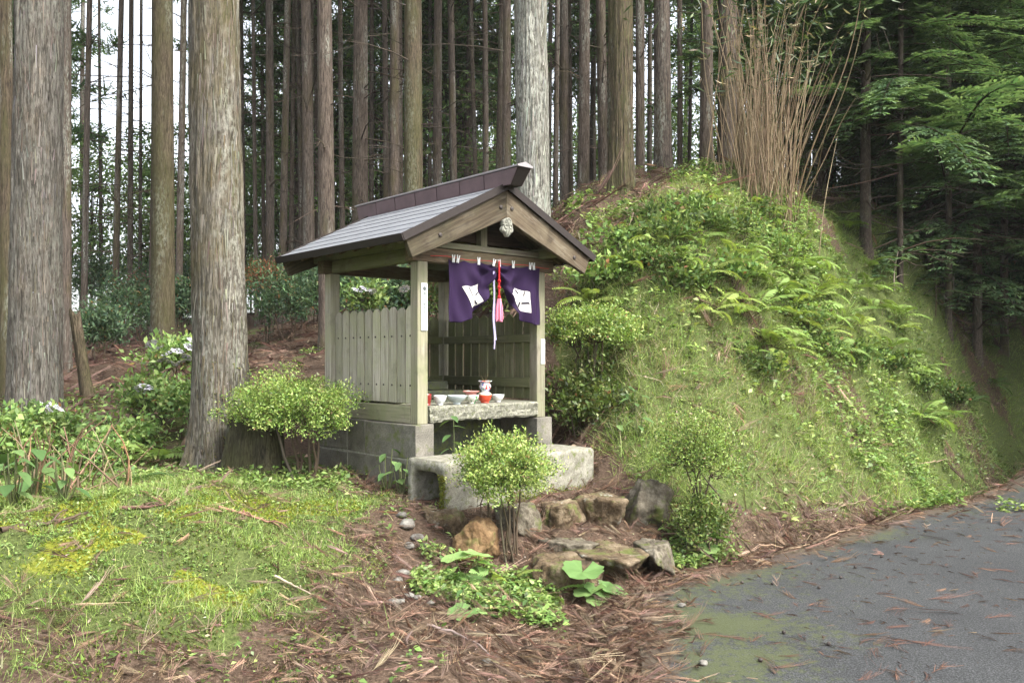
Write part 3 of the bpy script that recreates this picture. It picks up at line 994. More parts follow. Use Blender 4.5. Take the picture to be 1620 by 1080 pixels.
herbs(sample(15000, .5, 9, 6.7, 14, lambda x, y: masks(x, y)[4] * (1 - .8 * masks(x, y)[5]) * (1 - .5 * masks(x, y)[6]) * (.22 + .78 * sstep(8.6, 10.2, y - .5 * np.clip(x - 2, 0, 5))) * (fbm(x * 1.7, y * 1.7, 20., 2) > .45)), 4, .025, .06, .07, HC * .82)
herbs(sample(4200, .8, 5.4, 8.8, 12.6, lambda x, y: (fbm(x * 1.5, y * 1.5, 23., 2) > .5) * 1.0), 6, .03, .085, .16, HC * 1.1)
herbs(sample(2600, -7, -.9, 7.4, 13, lambda x, y: view_w(x, y) * (fbm(x * .9, y * .9, 31., 2) > .62) * .9), 5, .03, .08, .10)
herbs(sample(900, .8, 6, 7.4, 12, lambda x, y: (fbm(x * 2.6, y * 2.6, 81., 2) > .56) * masks(x, y)[4]), 7, .04, .09, .16, HC * np.array([1.15, 1.1, 1.0]))
herbs(sample(3000, 4.5, 11, 9.5, 18, lambda x, y: masks(x, y)[6] * .8), 5, .03, .08, .10, HC * .8)
herbs(sample(900, -.62, .30, 5.05, 5.95, lambda x, y: (fbm(x * 3, y * 3, 41., 2) > .42) * 1.0), 6, .02, .055, .09)
herbs(sample(420, 1.2, 1.9, 6.4, 6.9, lambda x, y: (road_sd(x, y)[0] > .15) * 1.0), 6, .02, .05, .1)
herbs(sample(1500, -4.5, -1.4, 6.8, 8.6, lambda x, y: (fbm(x * 2, y * 2, 44., 2) > .45) * 1.0), 5, .02, .06, .08)
kind(q.build('ground_herbs', M['leaf']), 'stuff')
# ---------------------------------------------------------------- the shrine
shrine = thing('wayside_shrine', 'open-fronted wooden wayside shrine with grey gabled roof on a stone base', 'shrine', tuple(SH_O), SH_A)
PW = .0525
XP, YB = .6835, 1.45
def sbox(name, *a, **k):
    return box(name, *a[:6], M[a[6]] if isinstance(a[6], str) else a[6], k.pop('parent', shrine), **k)

# stone base: three walls of cut blocks with mortar between
for sx in (-1, 1):
    xa, xb = sorted((sx * .785, sx * .595))
    for y0, y1 in ((-.095, .692), (.706, .998), (1.012, 1.545)):
        sbox('base_block', xa, xb, y0, y1,   .264, .552, 'block', bev=.008, jit=.004)
    for y0, y1 in ((-.095, .38), (.394, .998), (1.012, 1.545)):
        sbox('base_block', xa + .004, xb - .004, y0, y1, -.25, .249, 'block', bev=.008, jit=.004)
    sbox('mortar', xa + .0065, xb - .0065, -.088, 1.538, -.24, .545, 'mortar', bev=0)
    sbox('sill', sx * XP - .055, sx * XP + .055, .056, YB - .056, .556, .70, 'wood_y', bev=.006)
for x0, x1 in ((-.59, -.03), (-.02, .59)):
    sbox('base_block', x0, x1, 1.36, 1.54, .262, .552, 'block', bev=.008)
    sbox('base_block', x0, x1, 1.36, 1.54, -.25, .252, 'block', bev=.008)
sbox('sill', -XP + .058, XP - .058, YB - .05, YB + .05, .556, .70, 'wood_x', bev=.006)

# granite offering slab with a pitched face
bm = bmesh.new()
nxs, nzs, nys = 60, 8, 10
x0, x1, y0, y1, z0, z1 = -.622, .622, -.075, .40, .567, .703
def grid_face(f, nu, nv):
    vv = [[bm.verts.new(f(i / nu, j / nv)) for j in range(nv + 1)] for i in range(nu + 1)]
    for i in range(nu):
        for j in range(nv):
            bm.faces.new((vv[i][j], vv[i + 1][j], vv[i + 1][j + 1], vv[i][j + 1]))
def rough(x, z):
    return float((fbm(x * 22, z * 22, 1.5, 3) - .5) * .05)
def ff(u, v):
    x, z = x0 + (x1 - x0) * u, z0 + (z1 - z0) * v
    e = 0 if v in (0, 1) else 1
    zz = z + (float(fbm(x * 14, 3, 0, 2)) - .5) * .03 if v == 0 else z
    return (x, y0 + rough(x, z) * e + (.012 if v in (0, 1) else 0), zz)
grid_face(ff, nxs, nzs)
grid_face(lambda u, v: (x0 + (x1 - x0) * u, y0 + .012 + (y1 - y0) * v, z1), nxs, 2)
grid_face(lambda u, v: (x0 + (x1 - x0) * u, y0 + .012 + (y1 - y0) * v, z0 + ((float(fbm((x0 + (x1 - x0) * u) * 14, 3, 0, 2)) - .5) * .03 if v == 0 else 0)), nxs, 2)
for u in (0, 1):
    grid_face(lambda a, b: (x0 if u == 0 else x1, y0 + .012 + (y1 - y0) * a, z0 + (z1 - z0) * b), 2, 2)
bmesh.ops.remove_doubles(bm, verts=bm.verts, dist=.0005)
bm_obj('offering_slab', bm, M['granite'], shrine)
sbox('dais', -.58, .58, .41, 1.35, -.1, .72, 'dark_stone', bev=.01)
sbox('dais_step', -.42, .36, .62, 1.34, .722, .80, 'dark_stone', bev=.012)
sbox('dais_step', -.32, .26, .84, 1.33, .802, .885, 'dark_stone', bev=.012)

# pillars
for sx in (-1, 1):
    for y in (0, YB):
        sbox('pillar', sx * XP - PW, sx * XP + PW, y - PW, y + PW, .553, 1.922, 'wood_z' if y == 0 else 'picket', bev=.007)
# tie beams, plates
sbox('tie_beam', -.79, .845, -.055, .055, 1.924, 2.045, 'beam_dark', bev=.006)
sbox('tie_beam', -.81, .81, YB - .055, YB + .055, 1.924, 2.045, 'beam_dark', bev=.006)
for sx in (-1, 1):
    sbox('side_beam', sx * XP - .04, sx * XP + .04, .058, YB - .058, 1.93, 2.04, 'rail', bev=.005)
    sbox('roof_plate', sx * XP - .05, sx * XP + .05, -.30, 1.75, 2.048, 2.135, 'rail', bev=.005)
sbox('front_plate', -.63, .63, -.075, .03, 2.048, 2.10, 'wood_x', bev=.005)
for y in (0, YB):
    sbox('gable_post', -.036, .036, y - .036, y + .036, 2.105 if y == 0 else 2.048, 2.46, 'wood_z', bev=.004)
sbox('ridge_beam', -.05, .05, -.30, 1.75, 2.462, 2.53, 'rail', bev=.005)
# dark boards closing the gables
for y in (.04, YB - .04):
    prism('gable_board', [(-.60, 2.14), (.60, 2.14), (.04, 2.45), (-.04, 2.45)], y, y + .015, M['soffit'], shrine, 0)

# roof
SL = math.atan2(2.615 - 2.075, 1.085)
EX, EZ, AZ_ = 1.085, 2.075, 2.615
def roof_pt(s, t, lift=0.0):
    """t 0 at ridge, 1 at eave; lift normal to the slope"""
    return (s * (EX * t + math.sin(SL) * lift), AZ_ - (AZ_ - EZ) * t + math.cos(SL) * lift)
Y0R, Y1R = -.352, 1.792
for s in (-1, 1):
    a, b, c, d = roof_pt(s, 0.0, -.036), roof_pt(s, 1.0, -.036), roof_pt(s, 1.0, -.006), roof_pt(s, 0.0, -.006)
    a, d = (s * .003, a[1]), (s * .003, d[1])
    prism('roof_deck', [a, b, c, d], Y0R + .004, Y1R - .004, M['soffit'], shrine, 0)
    n = 7
    for i in range(n):
        t0, t1 = max(i / n - .02, 0.006), (i + 1) / n + .008
        p = [roof_pt(s, t0, .002), roof_pt(s, t1, .010), roof_pt(s, t1, -.001), roof_pt(s, t0, -.004)]
        prism('roof_course', p, Y0R - .001 * (i % 2), Y1R + .001 * (i % 2), M['roof'], shrine, .002)
    e0, e1 = roof_pt(s, 1.012, .016), roof_pt(s, 1.012, -.048)
    prism('eave_trim', [e0, (e0[0] + s * .012, e0[1]), (e1[0] + s * .012, e1[1]), e1], Y0R - .012, Y1R + .012, M['roof_edge'], shrine, .002)
    for y0, y1 in ((Y0R - .014, Y0R - .003), (Y1R + .003, Y1R + .014)):
        prism('verge_trim', [roof_pt(s, .012, .018), roof_pt(s, 1.01, .018), roof_pt(s, 1.01, -.044), roof_pt(s, .012, -.044)], y0, y1, M['roof_edge'], shrine, 0)
    for k in range(9):
        y = -.20 + k * (1.84 / 8)
        prism('rafter', [roof_pt(s, .05, -.040), roof_pt(s, .975, -.040), roof_pt(s, .97, -.078), roof_pt(s, .05, -.078)], y - .018, y + .018, M['beam_dark'] if k else M['wood_x'], shrine, .002)
    # bargeboards, front and back
    for y0, y1 in ((-.336, -.290), (1.73, 1.776)):
        top0, top1 = (s * .0015, 2.572), (s * 1.05, 2.045)
        low = [(s * .985, 1.905), (s * .7, 2.02), (s * .35, 2.165), (s * .0015, 2.315)]
        bb = prism('bargeboard', [top0, top1] + low, y0, y1, M['barge_l'] if s < 0 else M['barge_r'], shrine, .004)
        if y0 < 0:
            for t, dz in ((.06, -.13), (.68 if s < 0 else .80, -.105)):
                bx0, bz0 = s * 1.05 * t, 2.572 - .527 * t + dz
                q = Q()
                rr = [.0, .012, .018, .018]
                th = np.linspace(0, 2 * np.pi, 14, endpoint=False)
                V = np.concatenate([np.stack([bx0 + r_ * np.cos(th), np.full(14, yy), bz0 + r_ * np.sin(th)], -1) for r_, yy in zip(rr, (-.347, -.346, -.343, -.336))])
                F = np.array([[k2 * 14 + i, k2 * 14 + (i + 1) % 14, k2 * 14 + 14 + (i + 1) % 14, k2 * 14 + 14 + i] for k2 in range(3) for i in range(14)])
                q.add(V, F)
                q.build('bolt', M['iron'], bb)
        else:
            pass
# ridge cap of maroon panels
Yf, Yr = -.47, 1.98
npan = 7
def ridge_piece(name, ya, yb, ya_top, yb_top, zb, zt, hw_b, hw_t, mat, parent, peak=0.0):
    bm = bmesh.new()
    pr = []
    for yb_, yt_ in ((ya, ya_top), (yb, yb_top)):
        ring = [(-hw_b, yb_, zb), (hw_b, yb_, zb), (hw_t, yt_, zt)]
        if peak:
            ring.append((0, yt_, zt + peak))
        ring.append((-hw_t, yt_, zt))
        pr.append([bm.verts.new(c) for c in ring])
    n = len(pr[0])
    bm.faces.new(pr[0]); bm.faces.new(pr[1][::-1])
    for i in range(n):
        bm.faces.new((pr[0][i], pr[1][i], pr[1][(i + 1) % n], pr[0][(i + 1) % n]))
    return bm_obj(name, bm, mat, parent)
cap = ridge_piece('ridge_cap', Yf + .002, Yr - .002, Yf - .10, Yr + .03, 2.585, 2.722, .060, .070, M['roof_edge'], shrine)
step = (Yr - Yf) / npan
for i in range(npan):
    ya, yb = Yf + i * step + .005, Yf + (i + 1) * step - .005
    ta = Yf - .095 if i == 0 else ya
    tb = Yr + .025 if i == npan - 1 else yb
    for s in (-1, 1):
        bm = bmesh.new()
        vs_ = [bm.verts.new(c) for c in ((s * .063, ya, 2.588), (s * .063, yb, 2.588), (s * .073, tb, 2.718), (s * .073, ta, 2.718))]
        f = bm.faces.new(vs_)
        ex = bmesh.ops.extrude_face_region(bm, geom=[f])
        for e in ex['geom']:
            if isinstance(e, bmesh.types.BMVert):
                e.co.x += s * .004
        bm_obj('ridge_panel', bm, M['ridge'], cap)
ridge_piece('ridge_lid', Yf - .115, Yr + .05, Yf - .115, Yr + .05, 2.724, 2.738, .086, .086, M['ridge_top'], shrine, .03)

# carved pendant under the gable
def pendant():
    yc = -.345
    bm = bmesh.new()
    out = []
    for i in range(72):
        a = 2 * math.pi * i / 72
        x, z = math.cos(a), math.sin(a)
        if z > -.25:
            r_ = .062 + .006 * abs(math.sin(3 * a))
            out.append((x * r_, z * r_ * .95))
        else:
            r_ = .062 + .075 * max(0, -z - .25) ** .8 + .010 * math.sin(7 * a)
            out.append((x * r_ * (.95 - .25 * max(0, -z - .6)), z * r_))
    a_ = [bm.verts.new((x, yc + .022, z + 2.262)) for x, z in out]
    m_ = [bm.verts.new((x, yc - .008, z + 2.262)) for x, z in out]
    b_ = [bm.verts.new((x * .86, yc - .018, z * .88 + 2.262)) for x, z in out]
    n = len(out)
    for p, q_ in ((a_, m_), (m_, b_)):
        for i in range(n):
            bm.faces.new((p[i], q_[i], q_[(i + 1) % n], p[(i + 1) % n]))
    bm.faces.new(b_[::-1])
    bm.faces.new(a_)
    PK = Matrix.Translation((0, 0, 2.30)) @ Matrix.Diagonal((.84, 1, .84, 1)) @ Matrix.Translation((0, 0, -2.30))
    bm.transform(PK)
    o = bm_obj('carved_pendant', bm, M['ornament'], shrine)
    q = Q()
    for cx, cz, rr, rt in ((0, 2.285, .033, .009), (-.032, 2.236, .02, .007), (.032, 2.236, .02, .007)):
        th = np.linspace(0, 2 * np.pi, 17)
        q.add(*tube_np(np.stack([cx + rr * np.cos(th), np.full(17, yc - .02), cz + rr * np.sin(th)], -1), rt, 6))
    for a in range(5):
        an = a * 1.2566
        c = np.array([.013 * math.cos(an), yc - .022, 2.285 + .013 * math.sin(an)])
        th = np.linspace(0, 2 * np.pi, 9)
        q.add(*tube_np(np.stack([c[0] + .006 * np.cos(th), np.full(9, c[1]), c[2] + .006 * np.sin(th)], -1), .005, 5))
    for x, l in ((-.022, .05), (0, .07), (.022, .05)):
        q.add(*tube_np(np.array([(x * .5, yc - .019, 2.222), (x, yc - .022, 2.2 - l * .3), (x * 1.2, yc - .019, 2.2 - l)]), (.006, .008, .003), 5))
    q.V = [np.stack([v[:, 0] * .84, v[:, 1], 2.30 + (v[:, 2] - 2.30) * .84], -1) for v in q.V]
    q.build('carving', M['ornament'], o, True)
pendant()

# picket fences: side walls and back, pickets outside, rails inside
def picket(cx, z0, z1, wdt, th, seed):
    r = random.Random(seed)
    h = wdt / 2
    tip = .035 + r.uniform(-.006, .006)
    return [(cx - h, z0 + r.uniform(-.004, .004)), (cx + h, z0 + r.uniform(-.004, .004)), (cx + h * r.uniform(.93, 1.0), z1 - tip), (cx + h * .35, z1 - .004), (cx - h * .3, z1), (cx - h * r.uniform(.93, 1.0), z1 - tip)]
boltm = None
for s in (-1, 1):
    n = 10
    pitch = (YB - .105 - .02) / n
    xr = s * .632
    for k in range(n):
        cy_ = .0625 + pitch * (k + .5)
        xo = s * (.690 + random.uniform(-.003, .003))
        p = prism('picket', picket(cy_, .722, 1.552 + random.uniform(-.008, .008), pitch - (.014 if s < 0 else .018) + random.uniform(-.004, .004), .02, k + 50 * s), *sorted((xo, xo - s * .020)), M['picket'] if s < 0 else M['picket_old'], shrine, .003, 'x')
        if s < 0:
            for zb in (1.30, .875):
                q = Q()
                th = np.linspace(0, 2 * np.pi, 8, endpoint=False)
                c = cy_ + random.uniform(-.012, .012)
                V = np.concatenate([np.stack([np.full(8, xo - .001 - d), c + r_ * np.cos(th), zb + r_ * np.sin(th)], -1) for r_, d in ((.009, -.002), (.008, .004), (.0005, .005))])
                q.add(V, np.array([[k2 * 8 + i, k2 * 8 + (i + 1) % 8, k2 * 8 + 8 + (i + 1) % 8, k2 * 8 + 8 + i] for k2 in range(2) for i in range(8)]))
                q.build('bolt', M['iron'], p)
    for z0, z1 in ((1.262, 1.338), (.832, .925)):
        xi = sorted((s * .667, s * .628))
        sbox('rail', xi[0], xi[1], .054, YB - .054, z0, z1, 'rail', bev=.004)
n = 10
pitch = (2 * XP - .105 - .02) / n
for k in range(n):
    cx = -XP + .0625 + pitch * (k + .5)
    prism('picket', picket(cx, .722, 1.552 + random.uniform(-.008, .008), pitch - .018 + random.uniform(-.004, .004), .02, k + 200), YB + .012, YB + .032, M['picket_old'], shrine, .003)
for z0, z1 in ((1.262, 1.338), (.832, .925)):
    sbox('rail', -XP + .054, XP - .054, YB - .03, YB + .009, z0, z1, 'rail', bev=.004)

def sworld(x, y, z):
    c, s = math.cos(SH_A), math.sin(SH_A)
    return (SH_O[0] + x * c - y * s, SH_O[1] + x * s + y * c, SH_O[2] + z)
def sthing(name, label, cat, x, y, z, group=None, rz=0.0):
    return thing(name, label, cat, sworld(x, y, z), SH_A + rz, group)

# name boards on the pillars
def text_mesh(txt, size, mat, name, parent, loc, rot):
    cu = bpy.data.curves.new(name, 'FONT')
    cu.body = txt
    cu.size = size
    cu.align_x = 'CENTER'
    cu.extrude = .0006
    cu.space_line = .92
    o = bpy.data.objects.new(name, cu)
    COL.objects.link(o)
    dg = bpy.context.evaluated_depsgraph_get()
    me = bpy.data.meshes.new_from_object(o.evaluated_get(dg))
    bpy.data.objects.remove(o)
    me.name = name
    me.materials.clear()
    me.materials.append(mat)
    r = link(name, me, parent, loc, rot)
    return r
pl = sthing('name_board', 'long white board with crest and black vertical writing on the shrine pillar', 'sign', -XP + .012, -PW - .001, 1.34)
box('board', -.032, .032, -.008, 0, 0, .40, M['plaque'], pl, bev=.002)
q = Q()
th = np.linspace(0, 2 * np.pi, 24, endpoint=False)
V = np.concatenate([np.stack([r_ * np.cos(th), np.full(24, -.0095), .352 + r_ * np.sin(th)], -1) for r_ in (.001, .017)])
q.add(V, np.array([[i, (i + 1) % 24, 24 + (i + 1) % 24, 24 + i] for i in range(24)]))
q.build('crest', M['ink'], pl)
text_mesh('\n'.join('高一大師寺品十一八十'), .033, M['ink'], 'writing', pl, (0, -.0092, .300), (R(90), 0, 0))
pr_ = sthing('name_board', 'short white board with faint writing on the shrine pillar beside the bank', 'sign', XP + .020, -PW - .001, 1.055)
box('board', -.026, .026, -.006, 0, 0, .235, M['plaque'], pr_, bev=.002)
text_mesh('\n'.join('人日日一中'), .026, M['ink'], 'writing', pr_, (0, -.0072, .185), (R(90), 0, 0))

# ---------------------------------------------------------------- curtain, pegs, cords
YC = -.088
XA, XM, XB, ZT = -.44, .092, .635, 1.955
def swag(u):
    return np.interp(u, [0, .2, .45, .62, .78, .9, 1.0], [.535, .54, .50, .42, .31, .2, .11])
def cloth(half, u, v):
    u = np.asarray(u, float); v = np.asarray(v, float)
    xo, xc = (XA, XM - .015) if half == 0 else (XB, XM + .015)
    drop = swag(u) * v
    # the inner side is gathered up towards the middle
    x = xo + (xc - xo) * u
    sag = .018 * np.sin(u * np.pi * 3) * (1 - v)
    ph = 0.0 if half == 0 else 1.7
    fold = .024 * np.sin(u * 9 + v * 5 * u + ph) * (.35 + v) + .014 * np.sin(u * 23 - v * 6 + ph * 2) * (.2 + .8 * v) + .022 * sstep(.45, 1, u) * np.sin(v * 9 + u * 6) 
    fold = fold + .020 * sstep(.2, .8, u) * np.sin((v * .9 + (1 - u) * 1.1) * 15 + ph) * sstep(0, .25, v)
    x = x + (xo - xc) * .06 * v * u * 0 + .012 * np.sin(v * 6 + u * 8) * u
    z = ZT - drop - np.abs(sag)
    y = YC + fold - .02 * v
    return np.stack([x, y, z], -1)
def cloth_mesh(name, half, u0, u1, v0, v1, nu, nv, off, mat, parent, poly=None):
    if poly is None:
        uu, vv = np.meshgrid(np.linspace(u0, u1, nu), np.linspace(v0, v1, nv))
    else:
        a, b = np.meshgrid(np.linspace(0, 1, nu), np.linspace(0, 1, nv))
        (p00, p10, p11, p01) = [np.array(p) for p in poly]
        w_ = ((1 - a) * (1 - b))[..., None] * p00 + (a * (1 - b))[..., None] * p10 + (a * b)[..., None] * p11 + ((1 - a) * b)[..., None] * p01
        uu, vv = w_[..., 0], w_[..., 1]
    V = cloth(half, uu, vv)
    V[..., 1] -= off
    ii = (np.arange(nv - 1)[:, None] * nu + np.arange(nu - 1)[None, :]).ravel()
    F = np.stack([ii, ii + 1, ii + nu + 1, ii + nu], -1)
    return link(name, mesh_np(name, V.reshape(-1, 3), F, mat, None, True), parent)
labels = ['purple cloth half with white crest patch hanging towards the long name board', 'purple cloth half with white crest patch hanging towards the bank']
for half in (0, 1):
    cu = sthing('shrine_curtain', labels[half], 'curtain', 0, 0, 0, 'purple curtain halves on the shrine')
    cl = cloth_mesh('cloth', half, 0, 1, 0, 1, 70, 50, 0, M['purple'], cu)
    so = cl.modifiers.new('thickness', 'SOLIDIFY')
    so.thickness = .003
    so.offset = 1
    poly = [(.27, .42), (.60, .44), (.69, .93), (.42, .80)] if half == 0 else [(.28, .44), (.57, .44), (.76, .80), (.30, .82)]
    pa = cloth_mesh('crest_patch', half, 0, 1, 0, 1, 24, 24, .005, M['white_cloth'], cu, poly)
    def stroke(a0, b0, a1, b1, wd=.045):
        P = [np.array(p) for p in poly]
        def uv(a, b):
            return (1 - a) * (1 - b) * P[0] + a * (1 - b) * P[1] + a * b * P[2] + (1 - a) * b * P[3]
        d = np.array([a1 - a0, b1 - b0]); d = d / np.linalg.norm(d)
        n = np.array([-d[1], d[0]]) * wd
        c = [np.array([a0, b0]) - n, np.array([a1, b1]) - n, np.array([a1, b1]) + n, np.array([a0, b0]) + n]
        cloth_mesh('ink_stroke', half, 0, 1, 0, 1, 10, 3, .008, M['black_ink'], pa, [uv(*p) for p in c])
    if half == 0:
        for s_ in ((.32, .03, .36, .42), (.68, .46, .98, .40), (.55, .62, .72, .95)):
            stroke(*s_)
    else:
        for s_ in ((.45, .02, .42, .25), (.05, .55, .4, .62), (.5, .65, .5, .98), (.75, .3, .95, .1)):
            stroke(*s_)
peg_q = Q()
for s in (-1, 1):
    for bx_ in (0,):
        V, F = tube_np(np.array([(s * .007, 0, -.028), (s * .006, 0, -.005), (s * .011, 0, .03)]), (.0055, .006, .0045), 4)
        peg_q.add(V, F)
V, F = tube_np(np.array([(-.009, 0, 0), (.009, 0, 0)]), .005, 6)
peg_q.add(V, F)
peg_me = peg_q.mesh('peg', M['white_paint'])
for i, (u, tilt) in enumerate([(-.395, .05), (-.345, .18), (-.115, 0), (.060, .28), (.122, -.12), (.29, .05), (.50, .15), (.545, -.08)]):
    o = link('clothes_peg', peg_me, None, sworld(u, YC - .012, ZT + .006), (0, tilt, SH_A))
    o.scale = (1.15, 1.15, 1.15)
    tag(o, 'small white clothes peg holding the purple curtain to the red string', 'clothes peg', 'white clothes pegs on the curtain string')
def scurve(name, path, rad, mat, label, cat, sides=6, parent=None):
    V, F = tube_np(np.array(path), rad, sides)
    q = Q()
    q.add(V, F)
    o = q.build(name, mat, parent, True)
    if label:
        o.location = tuple(SH_O)
        o.rotation_euler = (0, 0, SH_A)
        tag(o, label, cat)
    return o
xs = np.linspace(-.63, .75, 24)
scurve('curtain_string', np.stack([xs, np.full(24, YC - .002), ZT + .012 + .006 * np.cos(xs * 14) - .01 * xs], -1), .0022, M['red_cord'], 'thin red string stretched along the beam above the purple curtain', 'string', 5)

ta = sthing('bell_rope', 'knotted red rope with pink tassel hanging between the purple curtain halves', 'rope', XM, YC - .045, 0)
q = Q()
for k in range(2):
    t = np.linspace(0, 1, 70)
    q.add(*tube_np(np.stack([.005 * np.cos(t * 60 + k * math.pi), .005 * np.sin(t * 60 + k * math.pi), 1.975 - .345 * t], -1), .0055, 5))
q.build('rope', M['red_cord'], ta, True)
q = Q()
for z in (1.80, 1.74, 1.655):
    th = np.linspace(0, 2 * np.pi, 13)
    q.add(*tube_np(np.stack([.009 * np.cos(th), .009 * np.sin(th), z + .006 * np.sin(2 * th)], -1), .009, 6))
q.build('knot', M['red_cord'], ta, True)
q = Q()
for i in range(40):
    a = i * 2.4
    r0, r1 = .014 * math.sqrt((i % 10 + 1) / 10), .034 * math.sqrt((i % 10 + 1) / 10)
    q.add(*tube_np(np.array([(r0 * math.cos(a), r0 * math.sin(a), 1.64), (r1 * .8 * math.cos(a), r1 * .8 * math.sin(a), 1.56), (r1 * math.cos(a), r1 * math.sin(a), 1.455 - .01 * (i % 3))]), .005, 4))
q.build('tassel', M['pink'], ta, True)
rb = sthing('lilac_ribbon', 'long narrow lilac ribbon dangling below the red rope', 'ribbon', XM - .055, YC - .04, 0)
q = Q()
for k, (dx, zb, yy) in enumerate(((0, 1.19, 0), (.022, 1.27, .008))):
    z = np.linspace(1.88, zb, 14)
    x = dx * (1 - (z - zb) / (1.88 - zb)) + .006 * np.sin(z * 16 + k)
    w_ = .008
    V = np.concatenate([np.stack([x - w_, yy + .004 * np.sin(z * 9), z], -1), np.stack([x + w_, yy - .004 * np.sin(z * 11), z], -1)])
    q.add(V, np.array([[i, i + 1, i + 15, i + 14] for i in range(13)]))
q.build('strip', M['lilac'], rb, True)

# ---------------------------------------------------------------- offerings on the slab and dais
SZ = .704
def bowl(h, rt, rb, foot=.012, flare=1.0, th=.004):
    pr = [(0.001, 0), (rb, 0), (rb, foot), (rb * .9, foot)]
    for t in np.linspace(0, 1, 8):
        pr.append((rb * .9 + (rt - rb * .9) * (math.sin(t * math.pi / 2) ** flare), foot + (h - foot) * t))
    for t in np.linspace(1, 0.02, 8):
        pr.append((max(.001, (rb * .9 + (rt - rb * .9) * (math.sin(t * math.pi / 2) ** flare)) - th), foot + th + (h - foot - th) * t))
    pr.append((.001, foot + th))
    return pr
def sx_of(px):
    k = (px - 810) / F_PX
    return (k * (SH_O[1] + .05) - SH_O[0]) / (.749 - .663 * k)
def offering(name, label, px, h, rt, rb, mat, cat='bowl', y=.05, flare=1.0, z=SZ):
    o = sthing(name, label, cat, sx_of(px), y, z)
    lathe('body', bowl(h, rt, rb, .010, flare), M[mat], o)
    return o
offering('tumbler', 'dark red glass tumbler beside the pillar on the granite slab', 682, .10, .044, .036, 'red_glass', 'tumbler', .06, .6)
offering('rice_bowl', 'plain white deep rice bowl next to the red tumbler', 700, .083, .058, .028, 'porc', y=.03, flare=.7)
offering('rice_bowl', 'wide pale blue bowl between the white bowl and the stacked cups', 725.5, .080, .086, .032, 'porc_blue', y=.02)
offering('rice_bowl', 'cream bowl with green pattern under the pink saucer', 751, .078, .066, .030, 'green_paint', y=.04, flare=.75)
offering('saucer', 'pink saucer stacked on the green patterned bowl', 750, .034, .076, .05, 'pink_glaze', 'saucer', .04, z=SZ + .079)
o = offering('incense_pot', 'round orange-red incense pot under the painted vase', 774, .074, .062, .038, 'red_glaze', 'pot', .06, .55)
lathe('shoulder', [(.060, .066), (.063, .078), (.050, .092), (.036, .098), (.001, .098)], M['cream'], o)
o = sthing('flower_vase', 'small white vase painted with red and blue flowers on the orange-red pot', 'vase', sx_of(774.5), .06, SZ + .100)
lathe('body', [(.001, 0), (.034, 0), (.036, .008), (.050, .030), (.053, .050), (.046, .072), (.042, .080), (.050, .088), (.062, .094), (.064, .099), (.060, .102), (.044, .094), (.036, .08), (.036, .03), (.001, .02)], M['vase_paint'], o)
q = Q()
for a, l in ((.3, .11), (1.9, .09), (4.0, .12)):
    q.add(*tube_np(np.array([(0, 0, .06), (.02 * math.cos(a), .02 * math.sin(a), .11), (.05 * math.cos(a), .05 * math.sin(a), .1 + l * .6)]), .002, 4), (.10, .08, .04))
q.build('dry_stem', M['twig'], o)
offering('rice_bowl', 'white bowl standing alone beside the painted vase', 798, .070, .058, .026, 'porc', y=.09, flare=.7)
# gilded stand with candle
o = sthing('candle_stand', 'gilded tiered stand carrying a thin white candle on the dark dais', 'candle stand', -.215, .70, .801)
pr = [(.001, 0), (.036, 0), (.036, .008), (.012, .014)]
for i in range(5):
    z = .02 + i * .024
    r_ = .034 - .004 * i
    pr += [(.010, z), (r_, z + .006), (r_, z + .010), (.010, z + .016)]
pr += [(.008, .15), (.001, .15)]
lathe('stand', pr, M['gold'], o, 18)
lathe('candle', [(.001, .15), (.010, .15), (.010, .27), (.001, .272)], M['wax'], o, 12)
# seated stone figure with red bib
o = sthing('stone_statue', 'dark small seated stone figure with a red bib behind the pillar', 'statue', -.03, 1.08, .886)
lathe('body', [(.001, 0), (.17, 0), (.175, .03), (.15, .07), (.115, .12), (.105, .2), (.115, .26), (.10, .31), (.05, .345), (.035, .36), (.001, .36)], M['dark_stone'], o, 28)
lathe('head', [(.001, .345), (.04, .35), (.062, .385), (.066, .42), (.058, .455), (.035, .482), (.001, .49)], M['dark_stone'], o, 24)
q = Q()
nu, nv = 22, 10
a, b = np.meshgrid(np.linspace(-1.9, 1.9, nu), np.linspace(0, 1, nv))
rr = np.interp(b, [0, .3, 1], [.055, .118, .138]) + .006 * np.sin(a * 7) * b
V = np.stack([rr * np.sin(a), -rr * np.cos(a), .352 - .22 * b - .03 * np.cos(a) * b], -1).reshape(-1, 3)
ii = (np.arange(nv - 1)[:, None] * nu + np.arange(nu - 1)[None, :]).ravel()
q.add(V, np.stack([ii, ii + 1, ii + nu + 1, ii + nu], -1))
q.build('bib', M['red_cloth'], o, True)
o.scale = (1.12, 1.12, 1.12)

